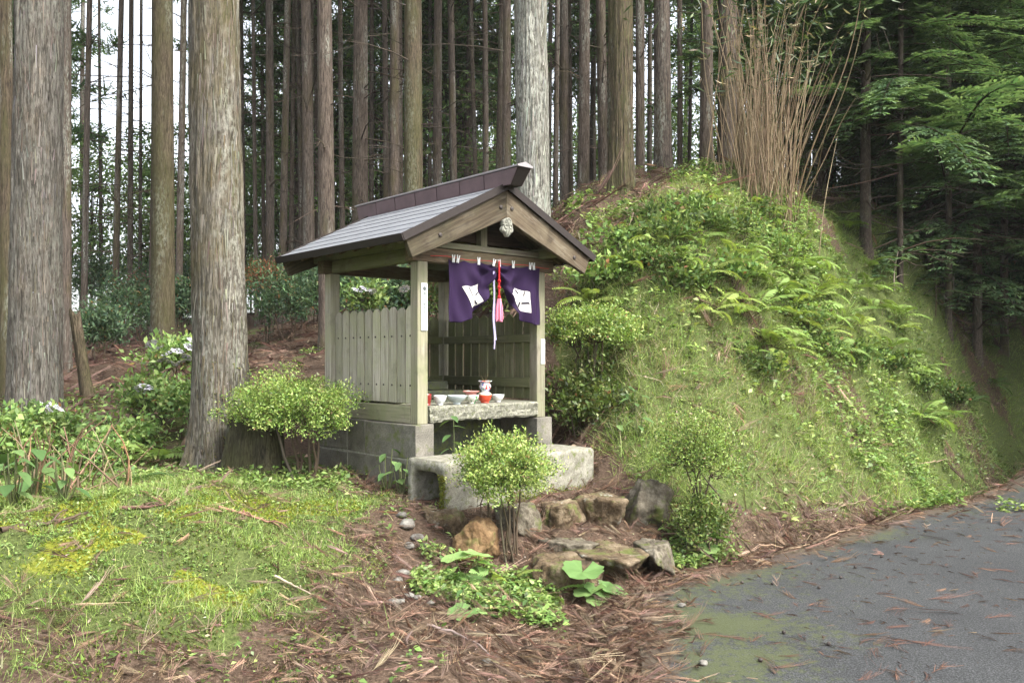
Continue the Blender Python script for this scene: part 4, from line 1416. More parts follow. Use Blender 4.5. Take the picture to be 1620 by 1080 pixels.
# ---------------------------------------------------------------- concrete channel block laid upside down
def channel():
    o = sthing('concrete_channel', 'upturned concrete drain channel lying as a bench before the shrine', 'concrete block', 0, 0, -.06)
    def rounded(x0, x1, z0, z1, r_, n=6):
        pts = [(x0, z0)]
        for c, a0 in (((x0 + r_, z1 - r_), math.pi), ((x1 - r_, z1 - r_), math.pi / 2)):
            for i in range(n + 1):
                a = a0 - (math.pi / 2) * i / n
                pts.append((c[0] + r_ * math.cos(a), c[1] + r_ * math.sin(a)))
        pts.append((x1, z0))
        return pts
    outer = rounded(-.70, -.20, -.06, .372, .035)
    inner = rounded(-.625, -.275, -.06, .282, .075)
    xs = np.linspace(-.93, .71, 42)
    bm = bmesh.new()
    ringo, ringi = [], []
    for k, x in enumerate(xs):
        def wob(p, a):
            n_ = (float(fbm(x * 9, p[0] * 9, p[1] * 9 + a, 3)) - .5) * .022
            return n_
        ringo.append([bm.verts.new((x + (random.uniform(-.006, .006) if k in (0, 41) else 0), p[0] + wob(p, 0), p[1] + wob(p, 7))) for p in outer])
        ringi.append([bm.verts.new((x, p[0] + wob(p, 3), p[1] + wob(p, 5))) for p in inner])
    n = len(outer)
    for k in range(len(xs) - 1):
        for i in range(n - 1):
            bm.faces.new((ringo[k][i], ringo[k][i + 1], ringo[k + 1][i + 1], ringo[k + 1][i]))
            bm.faces.new((ringi[k][i], ringi[k + 1][i], ringi[k + 1][i + 1], ringi[k][i + 1]))
    for k in (0, len(xs) - 1):
        for i in range(n - 1):
            bm.faces.new((ringo[k][i], ringi[k][i], ringi[k][i + 1], ringo[k][i + 1]))
    for f in bm.faces:
        f.smooth = True
    ob = bm_obj('channel', bm, M['concrete'], o, True)
    o.rotation_euler = (0, 0, SH_A)
    # moss pads on the lit rim and along the foot
    q = Q()
    n = 2600
    th = rng.uniform(0, 1, n)
    side = rng.uniform(size=n) < .35
    P = np.where(side[:, None], np.stack([np.full(n, -.935), rng.normal(-.662, .022, n), rng.uniform(0, .27, n)], -1), np.stack([rng.uniform(-.3, .72, n), rng.normal(-.715, .018, n), np.abs(rng.normal(.0, .03, n))], -1))
    leaves(q, P, rand_dir(n), rand_dir(n), rng.uniform(.008, .02, n), rng.uniform(.006, .012, n), vary((.17, .185, .03), n, .3))
    q.build('moss_pad', M['grass'], o)
channel()

# ---------------------------------------------------------------- rocks of the two steps
def rock(seed, px0, px1, py0, py1, Y, mat, label, dz=.0, flat=1.0, depth=None, yaw=0.0):
    """boulder that fills a pixel box at distance Y; planes cut it into faces"""
    r = np.random.default_rng(seed)
    c = pt((px0 + px1) / 2, (py0 + py1) / 2, Y)
    wx, hz = (px1 - px0) / F_PX * Y, (py1 - py0) / F_PX * Y
    dy = depth or (wx * .8)
    bm = bmesh.new()
    bmesh.ops.create_icosphere(bm, subdivisions=5, radius=1)
    P = np.array([v.co[:] for v in bm.verts])
    d = unit(P)
    rad = np.full(len(d), 1.45)
    for i in range(11):
        nrm = unit(r.normal(size=3) * np.array([1, 1, .9]))
        off = r.uniform(.72, 1.0)
        k = d @ nrm
        lim = np.where(k > .05, off / np.maximum(k, .05), 9)
        rad = np.minimum(rad, lim)
    rad = np.minimum(rad, np.where(d[:, 2] > .05, .82 * flat / np.maximum(d[:, 2], .05), 9))
    rad = rad * (1 + (fbm(d[:, 0] * 2.2 + seed, d[:, 1] * 2.2, d[:, 2] * 2.2, 4) - .5) * .5 + (np.abs(fbm(d[:, 0] * 7 + seed, d[:, 1] * 7, d[:, 2] * 7, 3) - .5) - .1) * .30)
    V = d * rad[:, None]
    c_, s_ = math.cos(yaw), math.sin(yaw)
    V = np.stack([V[:, 0] * c_ - V[:, 1] * s_, V[:, 0] * s_ + V[:, 1] * c_, V[:, 2]], -1)
    V = (V - V.min(0)) / (V.max(0) - V.min(0)) - np.array([.5, .5, 0])
    below = .10
    V = V * np.array([wx, dy, hz + below]) + np.array([0, 0, -below])
    for v, p in zip(bm.verts, V):
        v.co = Vector(p)
    o = bm_obj('rock', bm, M[mat], None, True)
    o.location = (c[0], Y + dy * .35, c[2] - hz / 2 + dz)
    tag(o, label, 'rock', 'rocks of the rough stone steps')
    return o
rock(1, 658, 738, 808, 864, 6.25, 'rock', 'brown lichen-spotted boulder below the open end of the channel', depth=.40)
rock(2, 712, 792, 824, 900, 5.95, 'rock_orange', 'steep orange-brown wedge rock left of the front azalea stems', depth=.36, yaw=.5)
rock(3, 780, 864, 800, 850, 6.40, 'rock_grey', 'low rock half hidden behind the front azalea stems', depth=.36, flat=.8)
rock(4, 852, 932, 796, 852, 6.55, 'rock', 'brown rock with a white lichen top beside the azalea', depth=.40, flat=.72)
rock(5, 906, 996, 786, 842, 6.72, 'rock', 'square ochre rock in the upper step next to the grey boulder', depth=.42, flat=.66)
rock(6, 982, 1078, 762, 842, 6.85, 'rock_grey', 'upright grey rounded boulder where the step meets the bank', depth=.46)
rock(7, 840, 960, 890, 944, 5.80, 'rock', 'low brown step rock behind the round butterbur leaves', depth=.62, flat=.45)
rock(8, 910, 1048, 880, 932, 5.92, 'rock', 'large flat-topped pale step rock at the road edge', depth=.72, flat=.4)
rock(9, 1012, 1078, 868, 908, 6.10, 'rock_grey', 'small greenish rock ending the lower step', depth=.5, flat=.5)
rock(10, 852, 950, 858, 884, 6.22, 'rock_grey', 'thin dark flat slab on the lower step', depth=.30, flat=.5)

# pebbles and grey stones in the litter
peb = [(660, 855, 22, 'round grey-green pebble under the brown boulder'), (648, 866, 20, 'bright white pebble on the litter below the boulder'), (672, 868, 18, 'tan pebble touching the foot of the boulder'),
       (645, 836, 30, 'broken grey stone left of the lichen-spotted boulder'), (636, 818, 18, 'flat tan stone near the channel mouth'), (622, 958, 22, 'pale flat pebble in a row beside the butterbur'),
       (634, 956, 16, 'small brown pebble next to the pale flat one'), (646, 946, 20, 'blue-grey pebble at the fern edge'), (660, 948, 14, 'little tan pebble at the fern edge'), (680, 958, 18, 'grey pebble under the fern'),
       (638, 910, 22, 'pinkish stone half buried in cedar litter'), (630, 922, 18, 'cream stone half buried in cedar litter'), (770, 1052, 20, 'pale oval pebble alone on the litter by the road'),
       (1113, 1064, 16, 'white angular chip lying on the asphalt'), (1078, 970, 14, 'pale bark chip lying on the asphalt'), (1048, 873, 14, 'white stone by the small greenish rock')]
for i, (a, b, wpx, lab) in enumerate(peb):
    p = hit(a, b)
    r = np.random.default_rng(100 + i)
    bm = bmesh.new()
    bmesh.ops.create_icosphere(bm, subdivisions=3, radius=1)
    k = .5 * wpx / F_PX * p[1]
    off = r.uniform(0, 50)
    for v in bm.verts:
        f = 1 + (float(fbm(v.co.x * 1.3 + off, v.co.y * 1.3, v.co.z * 1.3, 2)) - .5) * .7
        v.co = Vector((v.co.x * k * f, v.co.y * k * .8 * f, v.co.z * k * .55 * f))
    o = bm_obj('pebble', bm, M['pebble'], None, True)
    o.location = (p[0], p[1], max(p[2], .012 if road_sd(p[0], p[1])[0][0] < 0 else p[2]) + k * .35)
    o.rotation_euler = (0, 0, r.uniform(0, 6))
    tag(o, lab, 'stone', 'loose stones around the steps')
# ---------------------------------------------------------------- trees
def trunk_np(seed, r0, h, seg, zs, amp, flare, taper, lean=(0, 0), lobes=5):
    r = np.random.default_rng(seed)
    zs = np.asarray(zs, float)
    th = np.linspace(0, 2 * np.pi, seg, endpoint=False)
    TH, ZZ = np.meshgrid(th, zs)
    rad = r0 * np.clip(1 - taper * np.clip(ZZ, 0, None) / h, .12, 1)
    ph = r.uniform(0, 6.28, 3)
    lob = .55 + .45 * np.sin(lobes * TH + ph[0]) * np.cos(2 * TH + ph[1])
    rad = rad * (1 + flare * np.exp(-np.clip(ZZ + .1, 0, None) / (r0 * 1.5)) * lob)
    cx, sx = np.cos(TH), np.sin(TH)
    k = 7.0
    n = fbm(cx * k + seed * 3.1, sx * k, ZZ * 1.1, 3)
    ridge = np.abs(2 * n - 1)
    n2 = fbm(cx * 17 + 5, sx * 17 + seed, ZZ * 2.2, 2)
    big = fbm(cx * 1.3 + seed, sx * 1.3, ZZ * .35, 2) - .5
    rad = rad * (1 + .16 * big) + amp * ((ridge - .35) * 1.4 + (n2 - .5) * .9)
    X = rad * cx + lean[0] * ZZ + .04 * np.sin(ZZ * .35 + ph[2])
    Y = rad * sx + lean[1] * ZZ
    V = np.stack([X, Y, ZZ], -1).reshape(-1, 3)
    i = np.arange(len(zs) - 1)[:, None] * seg
    j = np.arange(seg)[None, :]
    F = np.stack([i + j, i + (j + 1) % seg, i + seg + (j + 1) % seg, i + seg + j], -1).reshape(-1, 4)
    return V, F

def cedar_crown(seed, z0, z1, Rm, nb, dens=9, size=1.0):
    r = np.random.default_rng(seed)
    q = Q()
    for b in range(nb):
        t = r.uniform(0, 1) ** .9
        z = z0 + (z1 - z0) * t
        az = r.uniform(0, 6.28)
        L = Rm * (1 - t) ** .75 * r.uniform(.55, 1.1) + .3
        d = np.array([math.cos(az), math.sin(az), 0])
        path = curve((0, 0, z), d * L + np.array([0, 0, z + r.uniform(-.35, .15) * L]), (0, 0, -.12 * L), 5)
        q.add(*tube_np(path, np.linspace(.022, .006, 5), 3), (.06, .045, .032))
        nc = int(3 + L * 4)
        s = r.uniform(.25, 1.0, nc)
        base = np.stack([np.interp(s, np.linspace(0, 1, 5), path[:, i]) for i in range(3)], -1)
        m = dens
        P = np.repeat(base, m, 0) + r.normal(size=(nc * m, 3)) * np.array([.13, .13, .10]) * size
        D = unit(np.repeat(d[None], nc * m, 0) * .6 + r.normal(size=(nc * m, 3)) * .7 + np.array([0, 0, -.25]))
        B = np.array([0, 0, .35]) + r.normal(size=(nc * m, 3)) * .25
        C = vary(np.array([(.075, .135, .058), (.095, .16, .065), (.06, .11, .055), (.12, .185, .07)])[r.integers(4, size=nc * m)], nc * m, .2, r)
        ribbons(q, P, D, B, r.uniform(.16, .38, nc * m) * size, r.uniform(.03, .07, nc * m) * size, C, 2, .3)
    return q.mesh('crown', M['needle'])

def dead_branches(seed, z0, z1, n, lmin=.4, lmax=1.7):
    r = np.random.default_rng(seed)
    q = Q()
    for b in range(n):
        z = r.uniform(z0, z1)
        az = r.uniform(0, 6.28)
        L = r.uniform(lmin, lmax)
        d = np.array([math.cos(az), math.sin(az), r.uniform(-.35, .15)])
        p = curve((0, 0, z), d * L + np.array([0, 0, z]), (0, 0, r.uniform(-.1, .15) * L), 4)
        q.add(*tube_np(p, np.linspace(.014, .004, 4), 3), vary((.07, .055, .042), 1, .2, r)[0])
        for k in range(r.integers(1, 4)):
            s = r.uniform(.4, .95)
            b0 = np.array([np.interp(s, np.linspace(0, 1, 4), p[:, i]) for i in range(3)])
            d2 = unit(d + r.normal(size=3) * .7) * L * r.uniform(.15, .4)
            q.add(*tube_np(np.array([b0, b0 + d2 * .6, b0 + d2]), (.006, .005, .003), 3), (.06, .048, .036))
    return q.mesh('dead_branches', M['twig'])

ZB = np.concatenate([[-.5, -.2, 0, .1, .2, .35, .5, .75], np.arange(1, 22.1, 1.0)])
TRUNKS = []
for i in range(4):
    V, F = trunk_np(20 + i, .2, 22, 22, ZB, .010, .55, .62, lobes=4 + i % 3)
    TRUNKS.append((V, F))
TRUNK_ME = {}
def trunk_me(i, mat):
    if (i, mat) not in TRUNK_ME:
        V, F = TRUNKS[i]
        TRUNK_ME[(i, mat)] = mesh_np('trunk', V, F, M[mat], None, True)
    return TRUNK_ME[(i, mat)]
CROWN_HI = [cedar_crown(31, 9.5, 22, 2.2, 32, 8), cedar_crown(32, 10.5, 22, 2.1, 30, 8)]
CROWN_LO = [cedar_crown(41, 5.2, 20, 2.5, 78, 9, 1.0), cedar_crown(42, 6.5, 20.5, 2.3, 72, 9, 1.0), cedar_crown(43, 3.8, 19, 2.5, 82, 9, 1.0)]
DEAD = [dead_branches(51, 2.5, 9.5, 26, .3, 2.0), dead_branches(52, 3.0, 10, 20, .3, 2.2), dead_branches(53, 2.0, 7, 28, .3, 1.8)]

def cedar(px, Y, wpx, mat, label, crown=None, dead=True, group='cedar trunks of the plantation', x=None, lean=0.0):
    X = (px - 810) / F_PX * Y if x is None else x
    z = float(H(np.array([X]), np.array([Y]))[0])
    rz = random.uniform(0, 6.28)
    o = thing('cedar_tree', label, 'tree', (X, Y, z - .05), rz, group)
    s = (wpx / F_PX * Y if Y > 0 else wpx) / 2 / .19
    t = link('trunk', trunk_me(random.randrange(4), mat), o, None, None, (s, s, 1))
    tl = .008 if Y < 16 else .02
    o.rotation_euler = (random.uniform(-tl, tl), random.uniform(-tl, tl) + lean, rz)
    if crown is not None:
        link('crown', crown, o, None, (0, 0, random.uniform(0, 6)))
    if dead:
        kind(link('dead_branches', random.choice(DEAD), o, None, (0, 0, random.uniform(0, 6))), 'stuff')
    return o

# big near trunks with their own bark relief
STRIP = {'bark_big': [(.15, .138, .118), (.09, .08, .065), (.18, .168, .148), (.14, .115, .092)], 'bark_tree_a': [(.15, .128, .10), (.09, .073, .055), (.21, .2, .165), (.11, .10, .058)],
         'bark_white': [(.22, .22, .19), (.14, .135, .115), (.30, .31, .27)], 'bark_moss': [(.10, .08, .055), (.06, .048, .033), (.075, .075, .032)]}
def big_cedar(px, Y, wpx, mat, label, seed, flare=.55, taper=.45, lobes=5, lean=(0, 0), crown=0):
    X = (px - 810) / F_PX * Y
    z = float(H(np.array([X]), np.array([Y]))[0])
    o = thing('cedar_tree', label, 'tree', (X, Y, z - .06), 0)
    zs = np.concatenate([np.linspace(-.5, 1.0, 40), np.linspace(1.05, 6.5, 90), np.linspace(6.8, 22, 24)])
    V, F = trunk_np(seed, (wpx / F_PX * Y) / 2, 22, 120, zs, .024, flare, taper, lean, lobes)
    link('trunk', mesh_np('trunk', V, F, M[mat], None, True), o)
    if mat == 'bark_tree_a':
        r = np.random.default_rng(3)
        m = np.nonzero((V[:, 2] < 1.1) & (V[:, 2] > -.1))[0]
        k = r.choice(m, 9000)
        th = np.arctan2(V[k, 1], V[k, 0])
        k = k[r.uniform(size=9000) < np.clip(np.cos(th + .5), 0, 1) ** 1.5 * np.clip(1.15 - V[k, 2], 0, 1) * 1.2]
        n = len(k)
        q = Q()
        leaves(q, V[k] + r.normal(size=(n, 3)) * .006, rand_dir(n, r), rand_dir(n, r), r.uniform(.012, .03, n), r.uniform(.008, .016, n), vary(np.array([(.11, .12, .03), (.15, .15, .035), (.07, .085, .025)])[r.integers(3, size=n)], n, .2, r))
        kind(q.build('trunk_moss', M['grass'], o), 'stuff')
    r = np.random.default_rng(seed + 70)
    n = 2200
    m = np.nonzero((V[:, 2] > -.1) & (V[:, 2] < 6.2))[0]
    k = r.choice(m, n)
    Nn = unit(V[k] * np.array([1, 1, 0]) - np.stack([lean[0] * V[k, 2], lean[1] * V[k, 2], 0 * V[k, 2]], -1))
    Nn[:, 2] = 0
    q = Q()
    up = np.where(r.uniform(size=n) < .5, 1.0, -1.0)[:, None] * np.array([0, 0, 1.0]) + r.normal(size=(n, 3)) * .06
    pal = np.array(STRIP[mat])
    S0 = unit(np.cross(up, Nn))
    L = r.uniform(.05, .28, n)[:, None]
    Wd = r.uniform(.004, .015, n)[:, None]
    rows = []
    for t in (0, .5, 1):
        cc = V[k] + Nn * (.002 + .010 * t ** 2 * r.uniform(.2, 1.6, (n, 1))) + unit(up) * L * t
        ww = Wd * (1 - .7 * t) / 2
        rows += [cc - S0 * ww, cc + S0 * ww]
    Vs = np.stack(rows, 1).reshape(-1, 3)
    Fs = (np.arange(n)[:, None, None] * 6 + np.array([[0, 1, 3, 2], [2, 3, 5, 4]])[None]).reshape(-1, 4)
    q.add(Vs, Fs, np.repeat(vary(pal[r.integers(len(pal), size=n)], n, .2, r), 6, 0))
    kind(q.build('bark_strips', M['twig'], o), 'stuff')
    link('crown', CROWN_HI[crown], o, (lean[0] * 12, lean[1] * 12, 0))
    return o
big_cedar(60, 9.5, 74, 'bark_big', 'thick straight grey-brown cedar trunk rising behind the hydrangeas', 3, .35)
big_cedar(352, 8.0, 84, 'bark_tree_a', 'thick pale lichen-streaked cedar trunk behind the flat-topped azalea', 5, 1.15, .5, 4, (-.009, 0), 1)
big_cedar(840, 11.2, 55, 'bark_white', 'thick whitish cedar trunk standing right behind the shrine roof', 8, .3, .4)
big_cedar(985, 12.6, 40, 'bark_moss', 'stout mossy cedar trunk at the top edge of the bank', 9, .7, .5, 5, (0, 0), 1)
cedar(12, 11.2, 22, 'bark_moss', 'slim dark cedar close behind the thick grey trunk', CROWN_HI[1], False, None)
cedar(259, 12.0, 36, 'bark_moss', 'green mossy cedar trunk above the white hydrangea', CROWN_HI[0], False, None)
cedar(104, 13.0, 16, 'bark_red', 'slim red-brown cedar touching the thick grey trunk', CROWN_HI[1], False, None)
cedar(518, 13.0, 26, 'bark_grey', 'grey-green cedar trunk just behind the rear pillar of the shrine', CROWN_HI[0], True, None)
cedar(656, 14.5, 31, 'bark_moss', 'dark mossy cedar with a white lichen streak behind the roof ridge', CROWN_HI[1], True, None)
cedar(1050, 13.6, 27, 'bark_red', 'orange-brown cedar on the hilltop beside the stout mossy trunk', CROWN_HI[0], True, None)
cedar(1014, 15.5, 15, 'bark_grey', 'slender pale cedar between the two hilltop trunks', CROWN_HI[1], True, None)
cedar(1115, 13.4, 20, 'bark_grey', 'dark cedar at the left edge of the dry bamboo', CROWN_HI[1], False, None)
cedar(1147, 13.9, 30, 'bark_grey', 'dark thick cedar hidden behind the dry bamboo', CROWN_HI[0], False, None)
midl = 'tall brown cedar trunk of the plantation beyond the shrine'
lft = 'slim dark cedar trunk standing in the plantation left of the lichen-streaked trunk'
hil = 'tall brown cedar trunk rising behind the shoulder of the bank'
for px, Y, wd, mt in [(133, 19, 10, 'bark_red'), (182, 21, 10, 'bark_red'), (206, 23, 9, 'bark_grey'), (238, 19, 11, 'bark_grey'), (280, 17, 11, 'bark_red'), (222, 29, 6, 'bark_red'), (160, 31, 6, 'bark_grey')]:
    cedar(px, Y, wd, mt, lft, CROWN_HI[random.randrange(2)], True, 'slim cedars at the left of the plantation')
for px, Y, wd, mt in [(376, 16, 14, 'bark_red'), (407, 24, 7, 'bark_red'), (417, 27, 6, 'bark_grey'), (426, 18, 14, 'bark_red'), (446, 20, 12, 'bark_red'), (459, 25, 8, 'bark_grey'),
                      (477, 24, 8, 'bark_red'), (493, 17, 18, 'bark_red'), (544, 22, 9, 'bark_red'), (569, 15.5, 25, 'bark_grey'), (589, 24, 8, 'bark_red'), (600, 29, 5, 'bark_red'), (611, 19, 10, 'bark_red'),
                      (623, 17, 17, 'bark_red'), (681, 26, 7, 'bark_red'), (692, 18, 15, 'bark_red'), (721, 20, 12, 'bark_red'), (738, 30, 6, 'bark_grey'), (755, 24, 8, 'bark_red'), (768, 21, 10, 'bark_red'),
                      (786, 18, 13, 'bark_grey'), (799, 17, 14, 'bark_grey')]:
    cedar(px, Y, wd, mt, midl, CROWN_LO[random.randrange(3)] if Y > 25 else CROWN_HI[random.randrange(2)], True, 'cedars beyond the shrine')
for px, Y, wd, mt in [(868, 24, 8, 'bark_red'), (879, 20, 9, 'bark_red'), (891, 17.5, 14, 'bark_red'), (904, 24, 8, 'bark_grey'), (921, 16.5, 18, 'bark_grey'), (940, 26, 7, 'bark_red'), (957, 17, 17, 'bark_grey'), (1028, 24, 8, 'bark_red'),
                      (1075, 20, 9, 'bark_grey'), (1088, 26, 6, 'bark_red'), (1172, 19, 12, 'bark_red')]:
    cedar(px, Y, wd, mt, hil, CROWN_LO[random.randrange(3)] if Y > 23 else CROWN_HI[random.randrange(2)], True, 'cedars behind the bank')
# deeper trees that close the view
rf = random.Random(3)
far = 'thin straight far cedar deep in the plantation'
placed = []
for k in range(400):
    if len(placed) >= 92:
        break
    Y = rf.uniform(22, 50)
    px = rf.uniform(-120, 1740)
    if 70 < px < 300 and rf.random() < .72:
        continue
    X = (px - 810) / F_PX * Y
    if any((X - a) ** 2 + (Y - b) ** 2 < 3.2 for a, b in placed):
        continue
    placed.append((X, Y))
    cedar(px, Y, rf.uniform(.22, .36) * F_PX / Y, rf.choice(['bark_red', 'bark_red', 'bark_grey']), far, CROWN_LO[rf.randrange(3)] if rf.random() < (.20 if not 50 < px < 330 else .26) else CROWN_HI[rf.randrange(2)], Y < 40, 'far cedars of the plantation')
# cedars added to shade the slope and the road's far side
for X, Y in ((7.2, 19.5), (9.2, 23), (15.8, 13), (18.5, 17.5)):
    cedar(0, Y, .4 * F_PX / Y, 'bark_grey', 'tall cedar added at the edge of the wood for its shade', CROWN_LO[2], False, 'edge cedars added for shade', x=X)

def leaf_crown(seed, h, rad, n, ls, pal):
    r = np.random.default_rng(seed)
    q = Q()
    nc = 90
    c = np.stack([r.normal(size=nc) * rad * .5, r.normal(size=nc) * rad * .5, h * (.22 + .75 * r.uniform(0, 1, nc))], -1)
    m = n // nc
    P = np.repeat(c, m, 0) + r.normal(size=(nc * m, 3)) * np.array([.45, .45, .22])
    k = len(P)
    leaves(q, P, unit(r.normal(size=(k, 3)) + np.array([0, 0, -.3])), unit(r.normal(size=(k, 3)) * .6 + np.array([0, 0, 1.0])), r.uniform(.6, 1.3, k) * ls, r.uniform(.35, .6, k) * ls, vary(pal[r.integers(len(pal), size=k)], k, .18, r))
    for i in range(0, nc, 3):
        q.add(*tube_np(curve((0, 0, c[i, 2] * .45), c[i], (0, 0, .2), 4), np.linspace(.03, .008, 4), 3), (.07, .055, .04))
    return q.mesh('crown', M['leaf_v'])
LPAL = np.array([(.13, .22, .07), (.17, .27, .085), (.10, .175, .06), (.20, .28, .11)])
LCR = [leaf_crown(91, 9, 2.2, 5400, .20, LPAL), leaf_crown(92, 7, 1.9, 5000, .18, LPAL), leaf_crown(93, 11, 2.6, 6000, .22, LPAL)]
rl = random.Random(23)
spots = []
for k in range(300):
    if len(spots) >= 26:
        break
    Y = rl.uniform(27, 50)
    px = rl.uniform(-60, 1180)
    if 50 < px < 330 and rl.random() < .6:
        continue
    X = (px - 810) / F_PX * Y
    if any((X - u_) ** 2 + (Y - v_) ** 2 < 5 for u_, v_ in spots):
        continue
    spots.append((X, Y))
    gz = float(H(np.array([X]), np.array([Y]))[0])
    o = thing('broadleaf_tree', 'light green slender broadleaf tree far behind the cedar trunks', 'tree', (X, Y, gz - .05), rl.uniform(0, 6), 'broadleaf trees far behind the cedars')
    s = rl.uniform(.75, 1.25)
    link('trunk', trunk_me(rl.randrange(4), 'bark_grey'), o, None, None, (.3, .3, .34 * s))
    link('crown', LCR[rl.randrange(3)], o, None, None, (1, 1, s))
for X, Y in ((-3, -14), (3, -13), (7, -15), (12, -14), (8, -19), (15, -18)):  # unseen cedars behind the camera, added to cut the sky fill
    cedar(0, Y, .45, 'bark_grey', 'tall unseen cedar added across the road to cut the sky light', CROWN_LO[abs(X * 3 + Y).__int__() % 3], False, 'unseen cedars added across the road', x=X)
rs = random.Random(77)
side_n = 0
while side_n < 20:
    Y = rs.uniform(15, 38)
    X = -.62 * Y - rs.uniform(1.0, 12)
    cedar(0, Y, rs.uniform(.25, .4) * F_PX / Y, rs.choice(['bark_red', 'bark_grey']), 'tall cedar in the plantation beyond the thick grey trunk', CROWN_LO[side_n % 3] if side_n % 2 else CROWN_HI[0], True, 'cedars beyond the thick grey trunk', x=X)
    side_n += 1
# short leaning stump, and the mossy stump at the pale trunk
def stump(px, py, Y, wpx, h, mat, label, seed, lean=(0, 0), flare=.8):
    p = pt(px, py, Y)
    z = float(H(np.array([p[0]]), np.array([p[1]]))[0])
    zs = np.concatenate([np.linspace(-.3, h, 26)])
    V, F = trunk_np(seed, wpx / F_PX * Y / 2, 4.0, 48, zs, .016, flare, .5, lean)
    n = 48
    top = V[-n:].copy()
    top[:, 2] += (fbm(top[:, 0] * 30, top[:, 1] * 30, 1.0, 2) - .5) * .12
    V[-n:] = top
    c = top.mean(0, keepdims=True)
    inner = c + (top - c) * .55 + np.array([0, 0, -.05])
    inner2 = c + (top - c) * .05 + np.array([0, 0, -.03])
    m = len(V)
    V = np.concatenate([V, inner, inner2])
    i = np.arange(n)
    F = np.concatenate([F, np.stack([m - n + i, m - n + (i + 1) % n, m + (i + 1) % n, m + i], -1), np.stack([m + i, m + (i + 1) % n, m + n + (i + 1) % n, m + n + i], -1)])
    o = link('tree_stump', mesh_np('tree_stump', V, F, M[mat], None, True), None, (p[0], p[1], z - .03))
    tag(o, label, 'stump')
stump(408, 745, 7.62, 84, .62, 'bark_stump', 'dark mossy stump leaning on the pale trunk under the azalea', 61, (.03, 0), .7)
stump(146, 650, 10.4, 20, 1.15, 'bark_moss', 'thin broken leaning stump on the slope behind the hydrangeas', 62, (-.16, 0), .9)

# ---------------------------------------------------------------- firs on the right
RIGHT_BUSH = []
def fir_branch(seed, L=1.6):
    r = np.random.default_rng(seed)
    q = Q()
    path = curve((0, 0, 0), (L, 0, -.22 * L), (0, 0, .10 * L), 8)
    q.add(*tube_np(path, np.linspace(.012, .003, 8), 3), (.06, .045, .03))
    P, D, N, Ls, C = [], [], [], [], []
    s = .12
    while s < 1.0:
        for sd_ in (-1, 1):
            b = np.array([np.interp(s, np.linspace(0, 1, 8), path[:, i]) for i in range(3)])
            l = (.07 + .20 * L * (1 - s) ** .7 * min(1, s * 3)) * r.uniform(.5, 1.25)
            ang = sd_ * r.uniform(.75, 1.05)
            d = np.array([math.cos(ang), math.sin(ang), r.uniform(-.22, .02)])
            nn = max(3, int(l / .028))
            tt = np.linspace(.08, 1, nn)
            pts = b + d * (l * tt)[:, None] + np.array([0, 0, -.10 * l]) * (tt ** 2)[:, None]
            for k in range(nn):
                for s2 in (-1, 1):
                    a2 = ang + s2 * r.uniform(.5, .95)
                    P.append(pts[k]); Ls.append(r.uniform(.055, .095) * (1.15 - .4 * tt[k]))
                    D.append((math.cos(a2), math.sin(a2), r.uniform(-.25, .1)))
                    C.append(tt[k] + r.normal() * .25)
        s += .075 / L + r.uniform(0, .02)
    n = len(P)
    N = unit(np.array([0, 0, 1.0]) + r.normal(size=(n, 3)) * .3)
    col = vary(mixc((.07, .135, .06), (.175, .27, .12), np.clip(np.array(C), 0, 1)), n, .12, r)
    leaves(q, np.array(P), np.array(D), N, np.array(Ls), np.array(Ls) * .34, col, .1, .12)
    return np.concatenate(q.V), np.concatenate(q.F), np.concatenate(q.C)
FB = [fir_branch(70 + i, L) for i, L in enumerate((1.6, 1.3, 1.0, 1.9))]

def fir_crown(seed, z0, z1, Rm, nb):
    r = np.random.default_rng(seed)
    q = Q()
    for b in range(nb):
        t = (b + r.uniform(0, 1)) / nb
        z = z0 + (z1 - z0) * t
        V, F, C = FB[r.integers(len(FB))]
        s = Rm / 1.6 * (1 - t) ** .6 * r.uniform(.65, 1.15) + .15
        az = b * 2.4 + r.normal() * .4
        dr = r.normal() * .17 - .06
        c, s_ = math.cos(az), math.sin(az)
        W = V * s
        W = np.stack([W[:, 0] * math.cos(dr) - W[:, 2] * math.sin(dr), W[:, 1], W[:, 0] * math.sin(dr) + W[:, 2] * math.cos(dr)], -1)
        W = np.stack([W[:, 0] * c - W[:, 1] * s_, W[:, 0] * s_ + W[:, 1] * c, W[:, 2] + z], -1)
        q.add(W, F, C)
    return q.mesh('crown', M['needle'])
FIRS = [fir_crown(81, 1.0, 8.5, 2.1, 135), fir_crown(82, 0.7, 8, 2.3, 140), fir_crown(83, 1.6, 9, 1.9, 120)]
FIRD = dead_branches(85, .4, 3.0, 34, .5, 1.5)
def fir(px, Y, wpx, crown, label, s=1.0, dz=0.0, rz=None):
    X = (px - 810) / F_PX * Y
    z = float(H(np.array([X]), np.array([Y]))[0])
    o = thing('fir_tree', label, 'tree', (X, Y, z - .05), rz if rz is not None else random.uniform(0, 6), 'firs shading the end of the bank')
    k = (wpx / F_PX * Y) / 2 / .19
    link('trunk', trunk_me(random.randrange(4), 'bark_grey'), o, None, None, (k, k, .45 * s))
    link('crown', FIRS[crown], o, (0, 0, dz), None, (s, s, s))
    kind(link('dead_branches', FIRD, o), 'stuff')
    return o
_f = hit(1366, 388)
fir(1370, float(_f[1]), 17, 2, 'fir with bare lower trunk standing behind the dry bamboo', .95, .55)
fir(1545, 15.6, 14, 1, 'fir with low green sprays overhanging the bank near the road', 1.15, .1)
fir(1600, 17.6, 14, 1, 'fir with sprays down to the ground at the shaded end of the bank', 1.1, 0)
fir(1470, 15.8, 12, 0, 'slender fir half hidden by the low sprays', 1.05, .1)
fir(1650, 18.5, 16, 0, 'dense fir with sprays reaching over the road edge', 1.1, .3)
